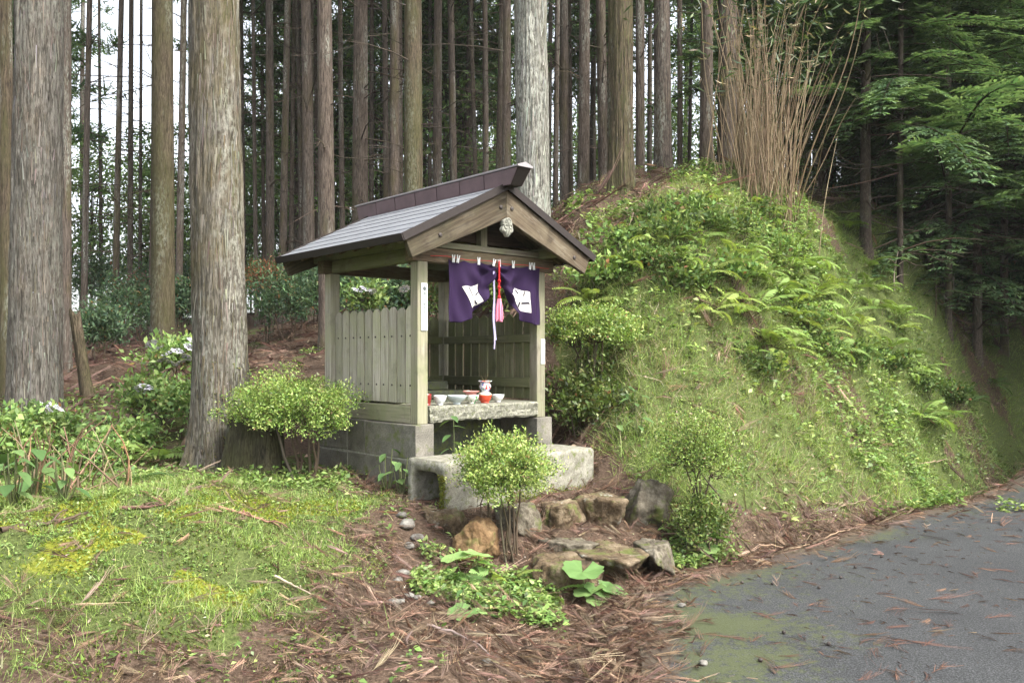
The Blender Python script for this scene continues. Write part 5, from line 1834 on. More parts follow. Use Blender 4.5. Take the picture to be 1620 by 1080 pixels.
fir(1420, 16.8, 14, 0, 'fir standing in deep shade behind the bare-trunked fir', 1.1)
fir(1300, 16.0, 15, 1, 'fir deep in shade behind the dry bamboo', 1.05, .6)
fir(1560, 19.5, 16, 2, 'tall fir in the dark beyond the bank shoulder', 1.25)
fir(1400, 19.5, 15, 1, 'fir far back in the shaded wood', 1.3)
fir(1700, 18.5, 18, 0, 'fir by the road far behind the shaded bank', 1.3)
fir(1500, 22, 15, 2, 'fir at the dark rear of the shaded wood', 1.4)
fir(1425, 13.9, 9, 2, 'fir rooted on the bank beside the bare-trunked fir', 1.2, .6)
fir(1500, 14.8, 10, 0, 'fir on the bank slope with branches spread over the ferns', 1.35, .6)
fir(1590, 16.4, 11, 1, 'fir on the bank slope overhanging the lane', 1.4, .7)
for X, Y, cr in ((12.6, 10.2, 1), (14.2, 13.0, 0), (16.4, 16.5, 0)):  # unseen firs added to block sun and sky from the bank's right end
    o = fir(0, 1.0, .2 * F_PX, cr, 'tall dense unseen fir added across the road to shade the bank', 1.9)
    o.location = (X, Y, float(H(np.array([X]), np.array([Y]))[0]) - .05)
    o['group'] = 'unseen firs added across the road'
fir(1250, 20, 14, 0, 'fir behind the hilltop cedars', 1.2, .8)
fir(1620, 24, 16, 1, 'fir deepest in the wood by the road', 1.5)

UP = np.array([(.05, .10, .045), (.065, .125, .055), (.04, .08, .04)])
rb2 = random.Random(8)
for k in range(16):
    Y = rb2.uniform(16.8, 23)
    px = rb2.uniform(1290, 1680)
    X = (px - 810) / F_PX * Y
    gz = float(H(np.array([X]), np.array([Y]))[0])
    RIGHT_BUSH.append((X, Y, gz, rb2.uniform(.7, 1.2), rb2.uniform(.6, 1.2)))
# young fir twig growth on the slope
def sapling(px, py, h, label, seed, nb=7):
    p = hit(px, py)
    o = thing('fir_sapling', label, 'sapling', tuple(p), random.uniform(0, 6))
    q = Q()
    q.add(*tube_np(curve((0, 0, -.05), (.05, .02, h), (.03, 0, 0), 6), np.linspace(.012, .004, 6), 5), (.09, .065, .045))
    q.build('stem', M['twig'], o)
    for b in range(nb):
        V, F, C = FB[2]
        me = bpy.data.meshes.get('fir_spray') or mesh_np('fir_spray', V, F, M['needle'], C)
        s = random.uniform(.35, .6)
        link('branch', me, o, (.02, 0, h * (.35 + .6 * b / nb)), (0, random.uniform(-.3, .1), b * 2.4), (s, s, s))
sapling(1480, 500, .75, 'small bright green fir sapling at the edge of the shade', 1)
sapling(1340, 372, .28, 'low bright fir seedling at the foot of the bare trunk', 2, 5)

# ---------------------------------------------------------------- dry bamboo clump
def bamboo():
    cen = hit(1215, 322)
    o = thing('bamboo_clump', 'tall fan of dry straw-coloured bamboo canes on top of the bank', 'bamboo', tuple(cen))
    mes = []
    for k in range(6):
        r = np.random.default_rng(200 + k)
        n = 18
        t = np.linspace(0, 1, n)
        path = np.stack([.10 * t ** 2 * r.uniform(-1, 1) + .02 * np.sin(t * 5 + k), .08 * t ** 2 * r.uniform(-1, 1), t], -1)
        V, F = tube_np(path * np.array([1, 1, 1]), 1.0, 5)
        rad = np.linspace(1, .35, n)
        rad[::3] *= 1.25
        rad *= .0026
        V = path.repeat(5, 0) + (V - path.repeat(5, 0)) * rad.repeat(5)[:, None]
        mes.append(mesh_np('culm', V, F, M['bamboo'], None, True))
    r = np.random.default_rng(9)
    for k in range(260):
        u = r.normal() * .29
        vv = r.normal() * .22
        x, y = cen[0] + u * 1.0, cen[1] + vv + .15
        z = float(H(np.array([x]), np.array([y]))[0])
        L = r.uniform(1.3, 2.9) if r.uniform() < .75 else r.uniform(.7, 1.6)
        lx = u * .38 + r.normal() * .09 + .05
        ly = vv * .35 + r.normal() * .10 - .04
        if r.uniform() < .06 and L < 1.7:
            lx += r.choice([-1, 1]) * .6
        link('culm', mes[k % 6], o, (x - cen[0], y - cen[1], z - cen[2] - .05), (-ly, lx, r.uniform(0, 6.28)), (L * r.uniform(.9, 1.7), L * r.uniform(.9, 1.7), L))
    q = Q()
    n = 1500
    hgt = 1.5 + 2.8 * r.uniform(0, 1, n) ** .7
    u = r.normal(size=n) * (.30 + .13 * hgt) + .05 * hgt
    P = np.stack([u, r.normal(size=n) * .45 + .1, hgt], -1)
    D = unit(r.normal(size=(n, 3)) * np.array([1, .8, .5]) + np.array([.1, 0, -.35]))
    C = vary(np.array([(.30, .25, .14), (.09, .13, .045), (.05, .085, .03), (.40, .36, .25)])[r.choice(4, size=n, p=[.14, .32, .48, .06])], n, .2, r)
    leaves(q, P, D, rand_dir(n, r), r.uniform(.10, .24, n), r.uniform(.016, .032, n), C, .1, .2)
    q.build('foliage', M['leaf'], o)
bamboo()

# ---------------------------------------------------------------- shrubs
AZ_P = np.array([(.25, .36, .075), (.31, .42, .11), (.17, .265, .055), (.38, .46, .15), (.10, .17, .04)])
def shrub(name, label, cat, base, cen, rad, ncl, per, ls, pal, spread=.05, stems=5, sr=.014, zmin=-.35, hollow=.72, ncap=34, seed=1, trans='leaf', pw=None, group=None, ratio=.48):
    r = np.random.default_rng(seed)
    base, cen, rad = np.asarray(base, float), np.asarray(cen, float), np.asarray(rad, float)
    o = thing(name, label, cat, tuple(base), 0, group)
    c0 = cen - base
    d = rand_dir(ncl * 4, r)
    d = d[d[:, 2] > zmin][:ncl]
    n = len(d)
    k = r.uniform(hollow, 1.0, n) * (1 + (fbm(d[:, 0] * 3 + seed, d[:, 1] * 3, d[:, 2] * 3, 2) - .5) * 1.2)
    k = np.where(r.uniform(size=n) < .12, k * r.uniform(1.05, 1.28, n), k)
    cl = c0 + d * rad * k[:, None]
    P = np.repeat(cl, per, 0) + r.normal(size=(n * per, 3)) * spread * np.array([1, 1, .75])
    out = unit(np.repeat(d, per, 0) * .5 + np.array([0, 0, .45]) + r.normal(size=(n * per, 3)) * .75)
    N = unit(np.repeat(d, per, 0) * .3 + np.array([0, 0, .6]) + r.normal(size=(n * per, 3)) * .5)
    tint = r.integers(len(pal), size=n).repeat(per)
    mixi = np.where(r.uniform(size=n * per) < .6, r.choice(len(pal), size=n * per, p=pw), tint)
    q = Q()
    L = r.uniform(.5, 1.4, n * per) * ls
    lc = vary(pal[mixi], n * per, .2, r)
    dead = r.uniform(size=n * per) < .025
    lc[dead] = vary((.22, .13, .06), int(dead.sum()), .25, r)
    leaves(q, P, out, N, L, L * ratio * r.uniform(.75, 1.2, n * per), lc, .15, .12)
    q.build('foliage', M[trans], o)
    q = Q()
    hubs = []
    for i in range(stems):
        a = 6.28 * i / stems + r.uniform(-.4, .4)
        rr = r.uniform(.12, .42)
        e = c0 + np.array([math.cos(a) * rad[0] * rr, math.sin(a) * rad[1] * rr, -rad[2] * r.uniform(.15, .55)])
        b = np.array([math.cos(a), math.sin(a), 0]) * (sr * 2.2 + r.uniform(0, .05)) + np.array([0, 0, -.08])
        path = curve(b, e, r.normal(size=3) * np.array([.06, .06, .02]), 7, .008, r)
        q.add(*tube_np(path, np.linspace(sr, sr * .5, 7), 6), vary((.085, .065, .045), 1, .15, r)[0])
        hubs.append(path[-1]); hubs.append(path[4])
    hubs = np.array(hubs)
    for i in r.choice(n, min(n, ncap), replace=False):
        h = hubs[np.argmin(((hubs - cl[i]) ** 2).sum(1))]
        path = curve(h, cl[i], r.normal(size=3) * .03 + np.array([0, 0, -.02]), 5, .006, r)
        q.add(*tube_np(path, np.linspace(sr * .45, sr * .14, 5), 4), vary((.085, .065, .045), 1, .2, r)[0])
    q.build('stems', M['twig'], o)
    return o
g = lambda x, y: float(H(np.array([x]), np.array([y]))[0])
p = pt(478, 740, 7.45)
shrub('azalea', 'flat-topped azalea between the pale trunk and the shrine fence', 'shrub', (p[0], p[1], g(p[0], p[1])), pt(462, 642, 7.4), (.57, .44, .25), 520, 54, .024, AZ_P, .036, 6, .016, -.85, .3, 110, 11)
p = pt(802, 890, 6.12)
shrub('azalea', 'rounded azalea growing in front of the concrete channel', 'shrub', (p[0], p[1], g(p[0], p[1])), pt(794, 738, 6.15), (.36, .33, .225), 400, 52, .022, AZ_P * np.array([1.1, 1.05, 1.1]), .034, 11, .009, -.9, .35, 110, 12)
p = pt(1112, 880, 6.85)
shrub('azalea', 'thin sparse azalea at the road-side foot of the bank', 'shrub', (p[0], p[1], g(p[0], p[1])), pt(1102, 716, 6.85), (.31, .3, .33), 260, 36, .023, AZ_P * .85, .045, 6, .011, -.6, .35, 70, 13)
shrub('azalea', 'low dark leafy bush at the foot of the sparse azalea', 'shrub', (1.55, 6.72, g(1.55, 6.72)), pt(1113, 822, 6.7), (.23, .2, .18), 110, 50, .026, AZ_P * .6, .04, 4, .008, -.7, .3, 30, 14)
p = hit(935, 655)
shrub('azalea', 'broad azalea pressing against the bank behind the shrine pillar', 'shrub', (.80, 8.75, g(.80, 8.75) - .05), pt(937, 530, 8.75), (.48, .45, .27), 330, 40, .032, AZ_P * .95, .045, 6, .015, -.15, .6, 70, 15)
shrub('leafy_bush', 'dark leafy undergrowth below the broad azalea beside the shrine', 'bush', (.72, 8.55, g(.72, 8.55) - .1), pt(925, 625, 8.5), (.42, .3, .30), 90, 30, .05, AZ_P * .42, .08, 4, .008, -.9, .2, 40, 16)

# undergrowth bushes of the plantation
BP = np.array([(.075, .125, .07), (.095, .155, .078), (.055, .10, .058), (.115, .175, .085)])
def bush(px, py, Y, rpx, rzpx, label, seed, pal=BP, ls=.075, ncl=120, per=26, sp=.10, group='undergrowth bushes in the plantation', ratio=.42):
    c = pt(px, py, Y)
    k = Y / F_PX
    gz = g(c[0], c[1])
    return shrub('leafy_bush', label, 'bush', (c[0], c[1], gz - .05), (c[0], c[1], max(c[2], gz + rzpx * k * .6)), (rpx * k, rpx * k * .8, rzpx * k), ncl, per, ls, pal, sp, 5, .014, -.7, .35, 24, seed, 'leaf_v', None, group, ratio)
bush(455, 475, 14.5, 62, 52, 'broad dark green bush between the pale trunk and the shrine', 301)
bush(425, 445, 15.2, 32, 30, 'bush with orange-red young leaves behind the broad dark bush', 302, np.array([(.25, .10, .055), (.10, .12, .05), (.06, .10, .05), (.30, .15, .09)]), .06)
bush(500, 460, 15.5, 36, 50, 'dark green bush just behind the rear shrine pillar', 303)
bush(195, 490, 17, 55, 48, 'blue-green bush in the wood behind the thick grey trunk', 304)
bush(160, 520, 15, 38, 32, 'low blue-green bush on the slope near the leaning stump', 305)
bush(225, 470, 19, 36, 42, 'bush with pinkish young leaves left of the mossy trunk', 306, np.array([(.22, .12, .10), (.07, .11, .06), (.06, .10, .05)]), .07)
bush(285, 480, 16, 26, 40, 'narrow bush between the mossy and the pale trunk', 307)
bush(40, 545, 17, 60, 50, 'bush in the wood at the foot of the slim dark cedar', 308)
bush(575, 462, 13.5, 45, 36, 'bush behind the side fence of the shrine', 309, BP * 1.25)
bush(640, 470, 12.5, 45, 40, 'bush behind the back fence of the shrine', 310, BP * 1.35)
bush(720, 455, 12.0, 50, 45, 'bush seen through the shrine above the back fence', 311, np.array([(.13, .19, .05), (.09, .14, .045), (.2, .14, .08)]))
bush(800, 470, 11.2, 45, 45, 'light green bush seen through the shrine beside the purple curtain', 312, np.array([(.15, .2, .05), (.11, .17, .045)]))
rb_ = random.Random(17)
for k in range(34):
    Y = rb_.uniform(20, 44)
    px = rb_.uniform(-60, 1000)
    bush(px, rb_.uniform(425, 480), Y, rb_.uniform(35, 60) , rb_.uniform(35, 75), 'shapeless dark green undergrowth far back among the cedars', 330 + k, BP * rb_.uniform(.8, 1.25), .13, 60, 16, .22, 'far undergrowth bushes')

for k, (X, Y, gz, rr, rz_) in enumerate(RIGHT_BUSH):
    shrub('leafy_bush', 'dark evergreen undergrowth in the deep shade under the firs', 'bush', (X, Y, gz - .05), (X, Y, gz + rz_ * .7), (rr, rr * .8, rz_), 80, 30, .10, UP, .16, 5, .014, -.8, .3, 24, 500 + k, 'leaf_v', None, 'undergrowth under the firs')
WP = np.array([(.13, .21, .055), (.17, .26, .075), (.09, .155, .045), (.22, .30, .09)])
rw = random.Random(31)
for k, (px, py) in enumerate([(1010, 420), (1050, 430), (1085, 460), (1060, 385), (1120, 370), (1165, 380), (1035, 360), (1095, 345), (1190, 345), (1150, 445), (1230, 400), (1270, 520), (1350, 580), (1410, 590), (1200, 600), (1465, 620), (960, 450), (985, 400), (1300, 560), (1510, 640)]):
    p = hit(px, py)
    rr = rw.uniform(.22, .42)
    shrub('weed_clump', 'low clump of leafy weeds among the ferns on the bank', 'weeds', (p[0], p[1], p[2] - .05), (p[0], p[1], p[2] + rr * .35), (rr, rr * .8, rr * .45), 40, 16, rw.uniform(.05, .085), WP * rw.uniform(.65, 1.1), .07, 4, .006, -.3, .3, 12, 700 + k, 'leaf_v', None, 'weed clumps on the bank')
# ---------------------------------------------------------------- broad leaf and fern meshes
def ovate(n=6, ratio=.5, cup=.12, droop=.25, notch=0.0, heart=False):
    """unit leaf along x, from the stalk at 0 to the tip at 1"""
    t = np.linspace(0, 1, n)
    wv = ratio * np.sin(np.pi * t ** .75) ** .8 / 1.0 * (1 - .25 * t)
    wv[0] = .02; wv[-1] = .01
    z = -droop * t ** 2
    rows = []
    for s in (-1, -.5, 0, .5, 1):
        rows.append(np.stack([t, s * wv * .5, z + cup * np.abs(s) * wv], -1))
    V = np.stack(rows, 1).reshape(-1, 3)
    F = np.array([[i * 5 + j, i * 5 + j + 1, (i + 1) * 5 + j + 1, (i + 1) * 5 + j] for i in range(n - 1) for j in range(4)])
    return V, F
def round_leaf(seed):
    r = np.random.default_rng(seed)
    na, nr = 30, 5
    a = np.linspace(-math.pi + .28, math.pi - .28, na)
    rr = 1 + .05 * np.sin(a * 9) - .10 * np.cos(a) + .04 * r.normal(size=na)
    V = []
    for k in range(nr):
        s = .04 + .96 * k / (nr - 1)
        V.append(np.stack([rr * s * np.cos(a), rr * s * np.sin(a) * 1.05, .18 * s ** 2 + .05 * s * np.sin(a * 5) - .22 * s ** 2 * (np.cos(a) > 0) * np.cos(a)], -1))
    V = np.concatenate(V)
    F = np.array([[k * na + i, k * na + i + 1, (k + 1) * na + i + 1, (k + 1) * na + i] for k in range(nr - 1) for i in range(na - 1)])
    return V, F
def cmesh(name, VF, col, mat='leaf', smooth=True, seed=0, s=.12):
    V, F = VF
    r = np.random.default_rng(seed)
    C = np.clip(np.asarray(col) * (1 + r.normal(size=(len(V), 1)) * s), 0, 1)
    return mesh_np(name, V, F, M[mat], C, smooth)
ROUND = [cmesh('leaf', round_leaf(i), c, 'leaf_v', True, i, .05) for i, c in enumerate([(.19, .31, .10), (.23, .355, .12), (.15, .26, .085)])]
OV = [cmesh('leaf', ovate(6, .55, .1, .2), c, 'leaf_v', True, i, .05) for i, c in enumerate([(.11, .19, .065), (.15, .235, .08), (.08, .15, .05)])]
def frond_me(seed, col, npin=20, wide=.34, arch=.45):
    r = np.random.default_rng(seed)
    q = Q()
    t = np.linspace(0, 1, 10)
    path = np.stack([t * .82, .03 * np.sin(t * 3 + seed), .55 * t - arch * t ** 2 * 1.3], -1)
    q.add(*tube_np(path, np.linspace(.006, .002, 10), 3), (.13, .12, .045))
    s = np.linspace(.16, .985, npin)
    b = np.stack([np.interp(s, t, path[:, i]) for i in range(3)], -1)
    tan = unit(np.gradient(b, axis=0))
    prof = np.sin(np.pi * np.clip((s - .10) / .95, 0, 1) ** .75) ** .8 * wide * .5
    for sd_ in (-1, 1):
        side = np.array([0, sd_, 0]) + tan * .35 + np.array([0, 0, -.12]) + r.normal(size=(npin, 3)) * .06
        up = unit(np.cross(tan, np.array([0, 1, 0])) * -1 + r.normal(size=(npin, 3)) * .1)
        up[:, 2] = np.abs(up[:, 2])
        C = vary(col, npin, .1, r)
        # each pinna: two leaflets rows as a narrow blade
        leaves(q, b, side, up, prof + .015, np.full(npin, .82 / npin * 1.25), C, .12, .15)
    return q.mesh('frond', M['leaf_v'])
FR_G = [frond_me(i, (.23, .335, .09)) for i in range(3)]
FR_Y = [frond_me(10 + i, (.27, .345, .09), 22, .30) for i in range(3)]
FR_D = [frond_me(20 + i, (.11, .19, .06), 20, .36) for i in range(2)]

def fern(px, py, size, n, set_, label, group, tilt=None):
    if group:
        px, py = px + random.uniform(-16, 16), py + random.uniform(-12, 12)
    p = hit(px, py)
    N = gnormal(np.array([p[0]]), np.array([p[1]]))[0]
    size *= random.uniform(1.05, 1.6) if group and 'crest' not in group else (random.uniform(.85, 1.3) if group else 1.0)
    o = thing('fern', label, 'fern', (p[0], p[1], p[2]), random.uniform(0, 6), group)
    for k in range(n):
        az = 6.28 * k / n + random.uniform(-.3, .3)
        s = size * random.uniform(.75, 1.15)
        link('frond', random.choice(set_), o, (0, 0, .0), (random.uniform(-.25, .25), random.uniform(-.6, .05), az), (s, s * random.uniform(.8, 1.1), s))
    q_ = Vector(N.tolist()).lerp(Vector((0, 0, 1)), random.uniform(.55, .9)).to_track_quat('Z', 'Y')
    o.rotation_mode = 'QUATERNION'
    o.rotation_quaternion = q_
    return o
fern(935, 482, .62, 9, FR_Y, 'big yellow-green fern with orange stalks under the roof corner', None)
bank_l = 'green fern with arching fronds growing on the sunny bank'
for px, py, s, n in [(1185, 505, .5, 7), (1235, 478, .45, 7), (1270, 455, .45, 6), (1215, 470, .4, 6), (1300, 470, .5, 8), (1345, 470, .45, 7), (1320, 445, .45, 7), (1230, 568, .5, 8), (1265, 545, .35, 6),
                     (1330, 560, .42, 7), (1365, 545, .42, 7), (1405, 530, .4, 6), (1290, 505, .45, 7), (1330, 500, .4, 6), (1380, 495, .42, 6), (1160, 470, .4, 6), (1120, 445, .42, 7), (1150, 415, .4, 6), (1090, 420, .4, 6), (1180, 400, .38, 6), (1050, 390, .38, 6), (1205, 525, .42, 7), (1260, 500, .48, 8), (1285, 475, .5, 7), (1360, 520, .45, 7), (1395, 560, .45, 7), (1310, 530, .42, 7), (1420, 545, .42, 6), (1245, 430, .42, 7), (1300, 420, .4, 6), (1140, 500, .36, 6), (1200, 440, .45, 7), (1375, 455, .42, 6), (1180, 560, .34, 6), (1430, 515, .42, 6)]:
    fern(px, py, s, n, FR_G if random.random() < .65 else FR_Y, bank_l, 'ferns on the sunny bank')
top_l = 'bright fern on the crest of the bank below the dry bamboo'
for px, py, s, n in [(1195, 300, .5, 8), (1225, 305, .45, 7), (1160, 305, .42, 7), (1120, 300, .42, 6), (1090, 345, .42, 7), (1140, 345, .45, 7), (1180, 350, .45, 7), (1060, 350, .38, 6), (1225, 345, .4, 6), (1100, 385, .42, 6), (1020, 400, .4, 6), (990, 430, .42, 7), (1255, 395, .42, 6)]:
    fern(px, py + 34 * max(0, (380 - py) / 80), s, n, FR_Y if random.random() < .6 else FR_G, top_l, 'ferns on the crest of the bank')
shd_l = 'fern in the half shade where the bank meets the firs'
for px, py, s, n in [(1440, 590, .42, 7), (1470, 580, .42, 7), (1445, 655, .5, 8), (1490, 668, .42, 7), (1535, 560, .4, 6), (1330, 358, .5, 7), (1500, 620, .4, 6), (1410, 470, .4, 6), (1580, 620, .45, 6), (1540, 640, .38, 6), (1385, 420, .38, 5)]:
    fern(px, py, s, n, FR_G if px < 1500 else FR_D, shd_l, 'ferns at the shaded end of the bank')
fern(245, 735, .62, 9, FR_G, 'pale green fern clump beside the foot of the pale trunk', None)
fern(205, 715, .45, 7, FR_G, 'small fern among the hydrangea stems', None)
fern(205, 770, .4, 7, FR_D, 'low fern at the back of the mossy mound', None)
fern(800, 930, .30, 7, FR_Y, 'small yellow-green fern between the butterbur leaves', None)
fern(700, 930, .36, 6, FR_D, 'dark fern at the litter edge beside the butterbur', None)
fern(862, 952, .34, 6, FR_G, 'drooping fern below the low step rock', None)

# plants with big leaves, each leaf placed by itself
def leafy(name, label, cat, px, py, leaves_, meshes, stalk_col=(.16, .2, .08), group=None):
    """leaves_: (dx, dy, height, size, azimuth, tilt) around the plant's foot"""
    p = hit(px, py)
    o = thing(name, label, cat, tuple(p), 0, group)
    for dx, dy, h, s, az, tl in leaves_:
        lf = link('leaf', random.choice(meshes), o, (dx, dy, h), (random.uniform(-.15, .15), tl, az), (s, s, s))
        q = Q()
        q.add(*tube_np(curve((dx * .15, dy * .15, -.03), (dx, dy, h), (dx * .2, dy * .2, h * .15), 5), np.linspace(.006, .004, 5), 4), stalk_col)
        q.build('stalk', M['leaf'], o)
    return o
U = random.uniform
def ring(n, rad, h0, h1, s0, s1):
    return [(rad * U(.5, 1) * math.cos(a), rad * U(.5, 1) * math.sin(a), U(h0, h1), U(s0, s1), a + U(-.4, .4), U(.0, .4)) for a in [6.28 * k / n + U(-.3, .3) for k in range(n)]]
leafy('butterbur', 'butterbur with broad round leaves in front of the orange wedge rock', 'plant', 745, 925, [(-.10, 0, .17, .115, 3.4, .1), (.05, .05, .18, .105, .6, .1), (.11, -.03, .14, .08, .2, .2), (-.17, -.08, .10, .07, 3.9, .2), (-.02, -.22, .05, .085, 4.6, .2), (.06, -.10, .10, .06, 5.2, .2)], ROUND)
leafy('butterbur', 'butterbur with overlapping round leaves at the road edge below the step', 'plant', 935, 955, [(-.06, -.04, .22, .13, 4.4, .15), (-.03, -.08, .10, .10, 3.8, .2), (.07, -.06, .10, .11, 5.2, .2), (.15, -.05, .09, .10, 5.9, .15), (.03, -.14, .06, .075, 4.8, .3)], ROUND)
leafy('butterbur', 'butterbur with one pale broad leaf below the sparse azalea', 'plant', 1110, 885, [(-.03, -.05, .18, .13, 3.5, .15), (.12, -.03, .17, .11, .2, .15), (.03, -.09, .10, .08, 4.4, .3), (-.10, -.02, .06, .07, 2.4, .3)], ROUND)
leafy('butterbur', 'single small butterbur leaf lying on the cedar litter', 'plant', 735, 985, [(-.02, 0, .05, .085, 3.8, .15), (.09, .03, .05, .045, .3, .2)], ROUND)
def upright(px, py, h, n, s0, s1, label, meshes=OV):
    ls = []
    for k in range(n):
        a = 2.4 * k + U(-.4, .4)
        ls.append((.05 * math.cos(a) * U(.5, 1.5), .05 * math.sin(a) * U(.5, 1.5), h * (.25 + .75 * k / max(1, n - 1)), U(s0, s1), a, U(.05, .5)))
    return leafy('woodland_herb', label, 'plant', px, py, ls, meshes, (.14, .16, .07))
upright(612, 775, .34, 9, .08, .13, 'leafy upright herb at the corner of the stone base')
upright(634, 782, .30, 9, .08, .12, 'pale-leaved herb between the stone base and the channel mouth')
upright(646, 760, .42, 8, .08, .12, 'tall herb climbing up the corner block of the base')
o = sthing('woodland_herb', 'thin-stemmed herb with pointed leaves in the dark opening under the slab', 'plant', -.45, -.14, 0)
for k, (z, az) in enumerate([(.34, 2.6), (.40, .3), (.46, 3.4), (.53, 5.9), (.58, 2.0), (.62, 4.5), (.25, 1.0)]):
    link('leaf', OV[k % 3], o, (.015 * math.cos(az), .015 * math.sin(az), z), (0, U(0, .4), az), (.12, .12, .12))
q = Q(); q.add(*tube_np(curve((0, 0, -.05), (.02, 0, .64), (.02, 0, 0), 6), .004, 4), (.14, .17, .07)); q.build('stalk', M['leaf'], o)
upright(668, 785, .12, 4, .05, .08, 'seedling with two round leaves in the channel mouth')
upright(1000, 925, .10, 5, .04, .07, 'small bright seedling at the road edge beside the flat step rock')
upright(735, 965, .14, 8, .05, .08, 'low herb in front of the round butterbur leaves')
upright(800, 965, .13, 9, .05, .09, 'broad-leaved seedling below the front azalea')
upright(838, 975, .12, 8, .04, .08, 'seedling clump on the litter below the drooping fern')
upright(695, 890, .12, 7, .05, .07, 'yellow-green seedling at the foot of the wedge rock')
upright(55, 790, .36, 12, .13, .19, 'big-leaved herb at the back of the mossy mound')
upright(20, 800, .34, 11, .12, .17, 'big-leaved herb next to the dead hydrangea stems')
upright(100, 790, .30, 10, .10, .15, 'smaller big-leaved herb among dead stems')
upright(1310, 640, .16, 5, .07, .11, 'white-veined herb standing out on the grass bank')
upright(1140, 870, .2, 8, .05, .08, 'leafy herb between the sparse azalea and the road')
for px, py in ((985, 640), (1005, 655), (1010, 690), (975, 690)):
    upright(px, py, .2, 7, .09, .14, 'pale broad-leaved herb at the foot of the bank near the azalea')['group'] = 'pale herbs at the foot of the bank'

# ---------------------------------------------------------------- hydrangeas
HP = np.array([(.19, .285, .09), (.25, .345, .115), (.14, .225, .075)])
def flower_me():
    r = np.random.default_rng(5)
    q = Q()
    n = 46
    a = r.uniform(0, 6.28, n)
    rr = np.sqrt(r.uniform(0, 1, n)) * .055
    P = np.stack([rr * np.cos(a), rr * np.sin(a), .02 - rr * .25], -1)
    leaves(q, P, unit(r.normal(size=(n, 3)) * np.array([1, 1, .3])), np.array([0, 0, 1.0]) + r.normal(size=(n, 3)) * .2, .022, .018, vary((.42, .40, .52), n, .1, r))
    for k in range(9):
        an = 6.28 * k / 9
        c = np.array([.062 * math.cos(an), .062 * math.sin(an), .012])
        for j in range(4):
            b = 1.571 * j + an
            leaves(q, c[None], np.array([[math.cos(b), math.sin(b), .05]]), np.array([[0, 0, 1.0]]), .024, .022, np.array([(.52, .52, .56)]))
    return q.mesh('flower_head', M['petal'])
FLW = flower_me()
def hydrangea(px, py, Y, rpx, rzpx, label, seed, flowers=(), ncl=70, per=16, ls=.10):
    per, ls = int(per * 1.7), ls * .72
    c = pt(px, py, Y)
    k = Y / F_PX
    gz = g(c[0], c[1])
    o = shrub('hydrangea', label, 'shrub', (c[0], c[1], gz - .05), c, (rpx * k, rpx * k * .7, rzpx * k), ncl, per, ls, HP, .085, 6, .010, -.6, .45, 40, seed, 'leaf_v', None, None, .55)
    for fx, fy in flowers:
        f = pt(fx, fy, Y - rpx * k * .75)
        link('flower_head', FLW, o, tuple(f - np.array([c[0], c[1], gz - .05])), (U(.3, .8), U(-.3, .3), U(0, 6)), (1.0, 1.0, 1.0))
    return o
hydrangea(70, 690, 8.3, 80, 45, 'leafy hydrangea with two lilac flower heads before the thick grey trunk', 401, ((72, 645), (88, 645), (14, 677), (150, 708)), 110, 16, .085)
hydrangea(20, 700, 7.6, 50, 45, 'hydrangea growing over dead stems at the mound', 402, (), 60, 14, .085)
hydrangea(150, 725, 7.9, 45, 35, 'low hydrangea between the mound and the fern clump', 403, (), 50, 14, .08)
hydrangea(275, 565, 10.5, 45, 26, 'hydrangea covered in flat white flower heads before the mossy trunk', 404, ((250, 552), (265, 560), (280, 556), (295, 566), (285, 575), (270, 575), (300, 550), (240, 545), (305, 540), (258, 570)), 60, 14, .10)
hydrangea(245, 630, 9.3, 55, 36, 'hydrangea with one lilac flower head left of the pale trunk', 405, ((230, 613), (222, 618)), 90, 15, .09)
hydrangea(300, 640, 9.0, 28, 38, 'leafy shrub pressed against the left side of the pale trunk', 406, (), 50, 15, .08)
hydrangea(215, 690, 8.6, 40, 25, 'bright leafy shrub above the pale fern clump', 407, (), 50, 15, .07)
hydrangea(578, 470, 11.0, 32, 18, 'hydrangea with pale flower heads seen over the side fence', 408, ((565, 460), (578, 458), (588, 462), (640, 458)), 45, 14, .09)

# dead hydrangea stems on the left
q_dead = thing('withered_plant', 'tangle of dry brown stems under the hydrangea leaves by the mound', 'dead plant', tuple(hit(75, 770)))
q = Q()
r_ = np.random.default_rng(66)
for k in range(46):
    b = np.array([r_.normal() * .30, r_.normal() * .2, -.05])
    e = b + np.array([r_.normal() * .18, r_.normal() * .18, r_.uniform(.2, .55)])
    q.add(*tube_np(curve(b, e, r_.normal(size=3) * .05, 5), np.linspace(.008, .003, 5), 4), vary((.20, .135, .085), 1, .25, r_)[0])
kind(q.build('dry_stalks', M['twig'], q_dead), 'stuff')

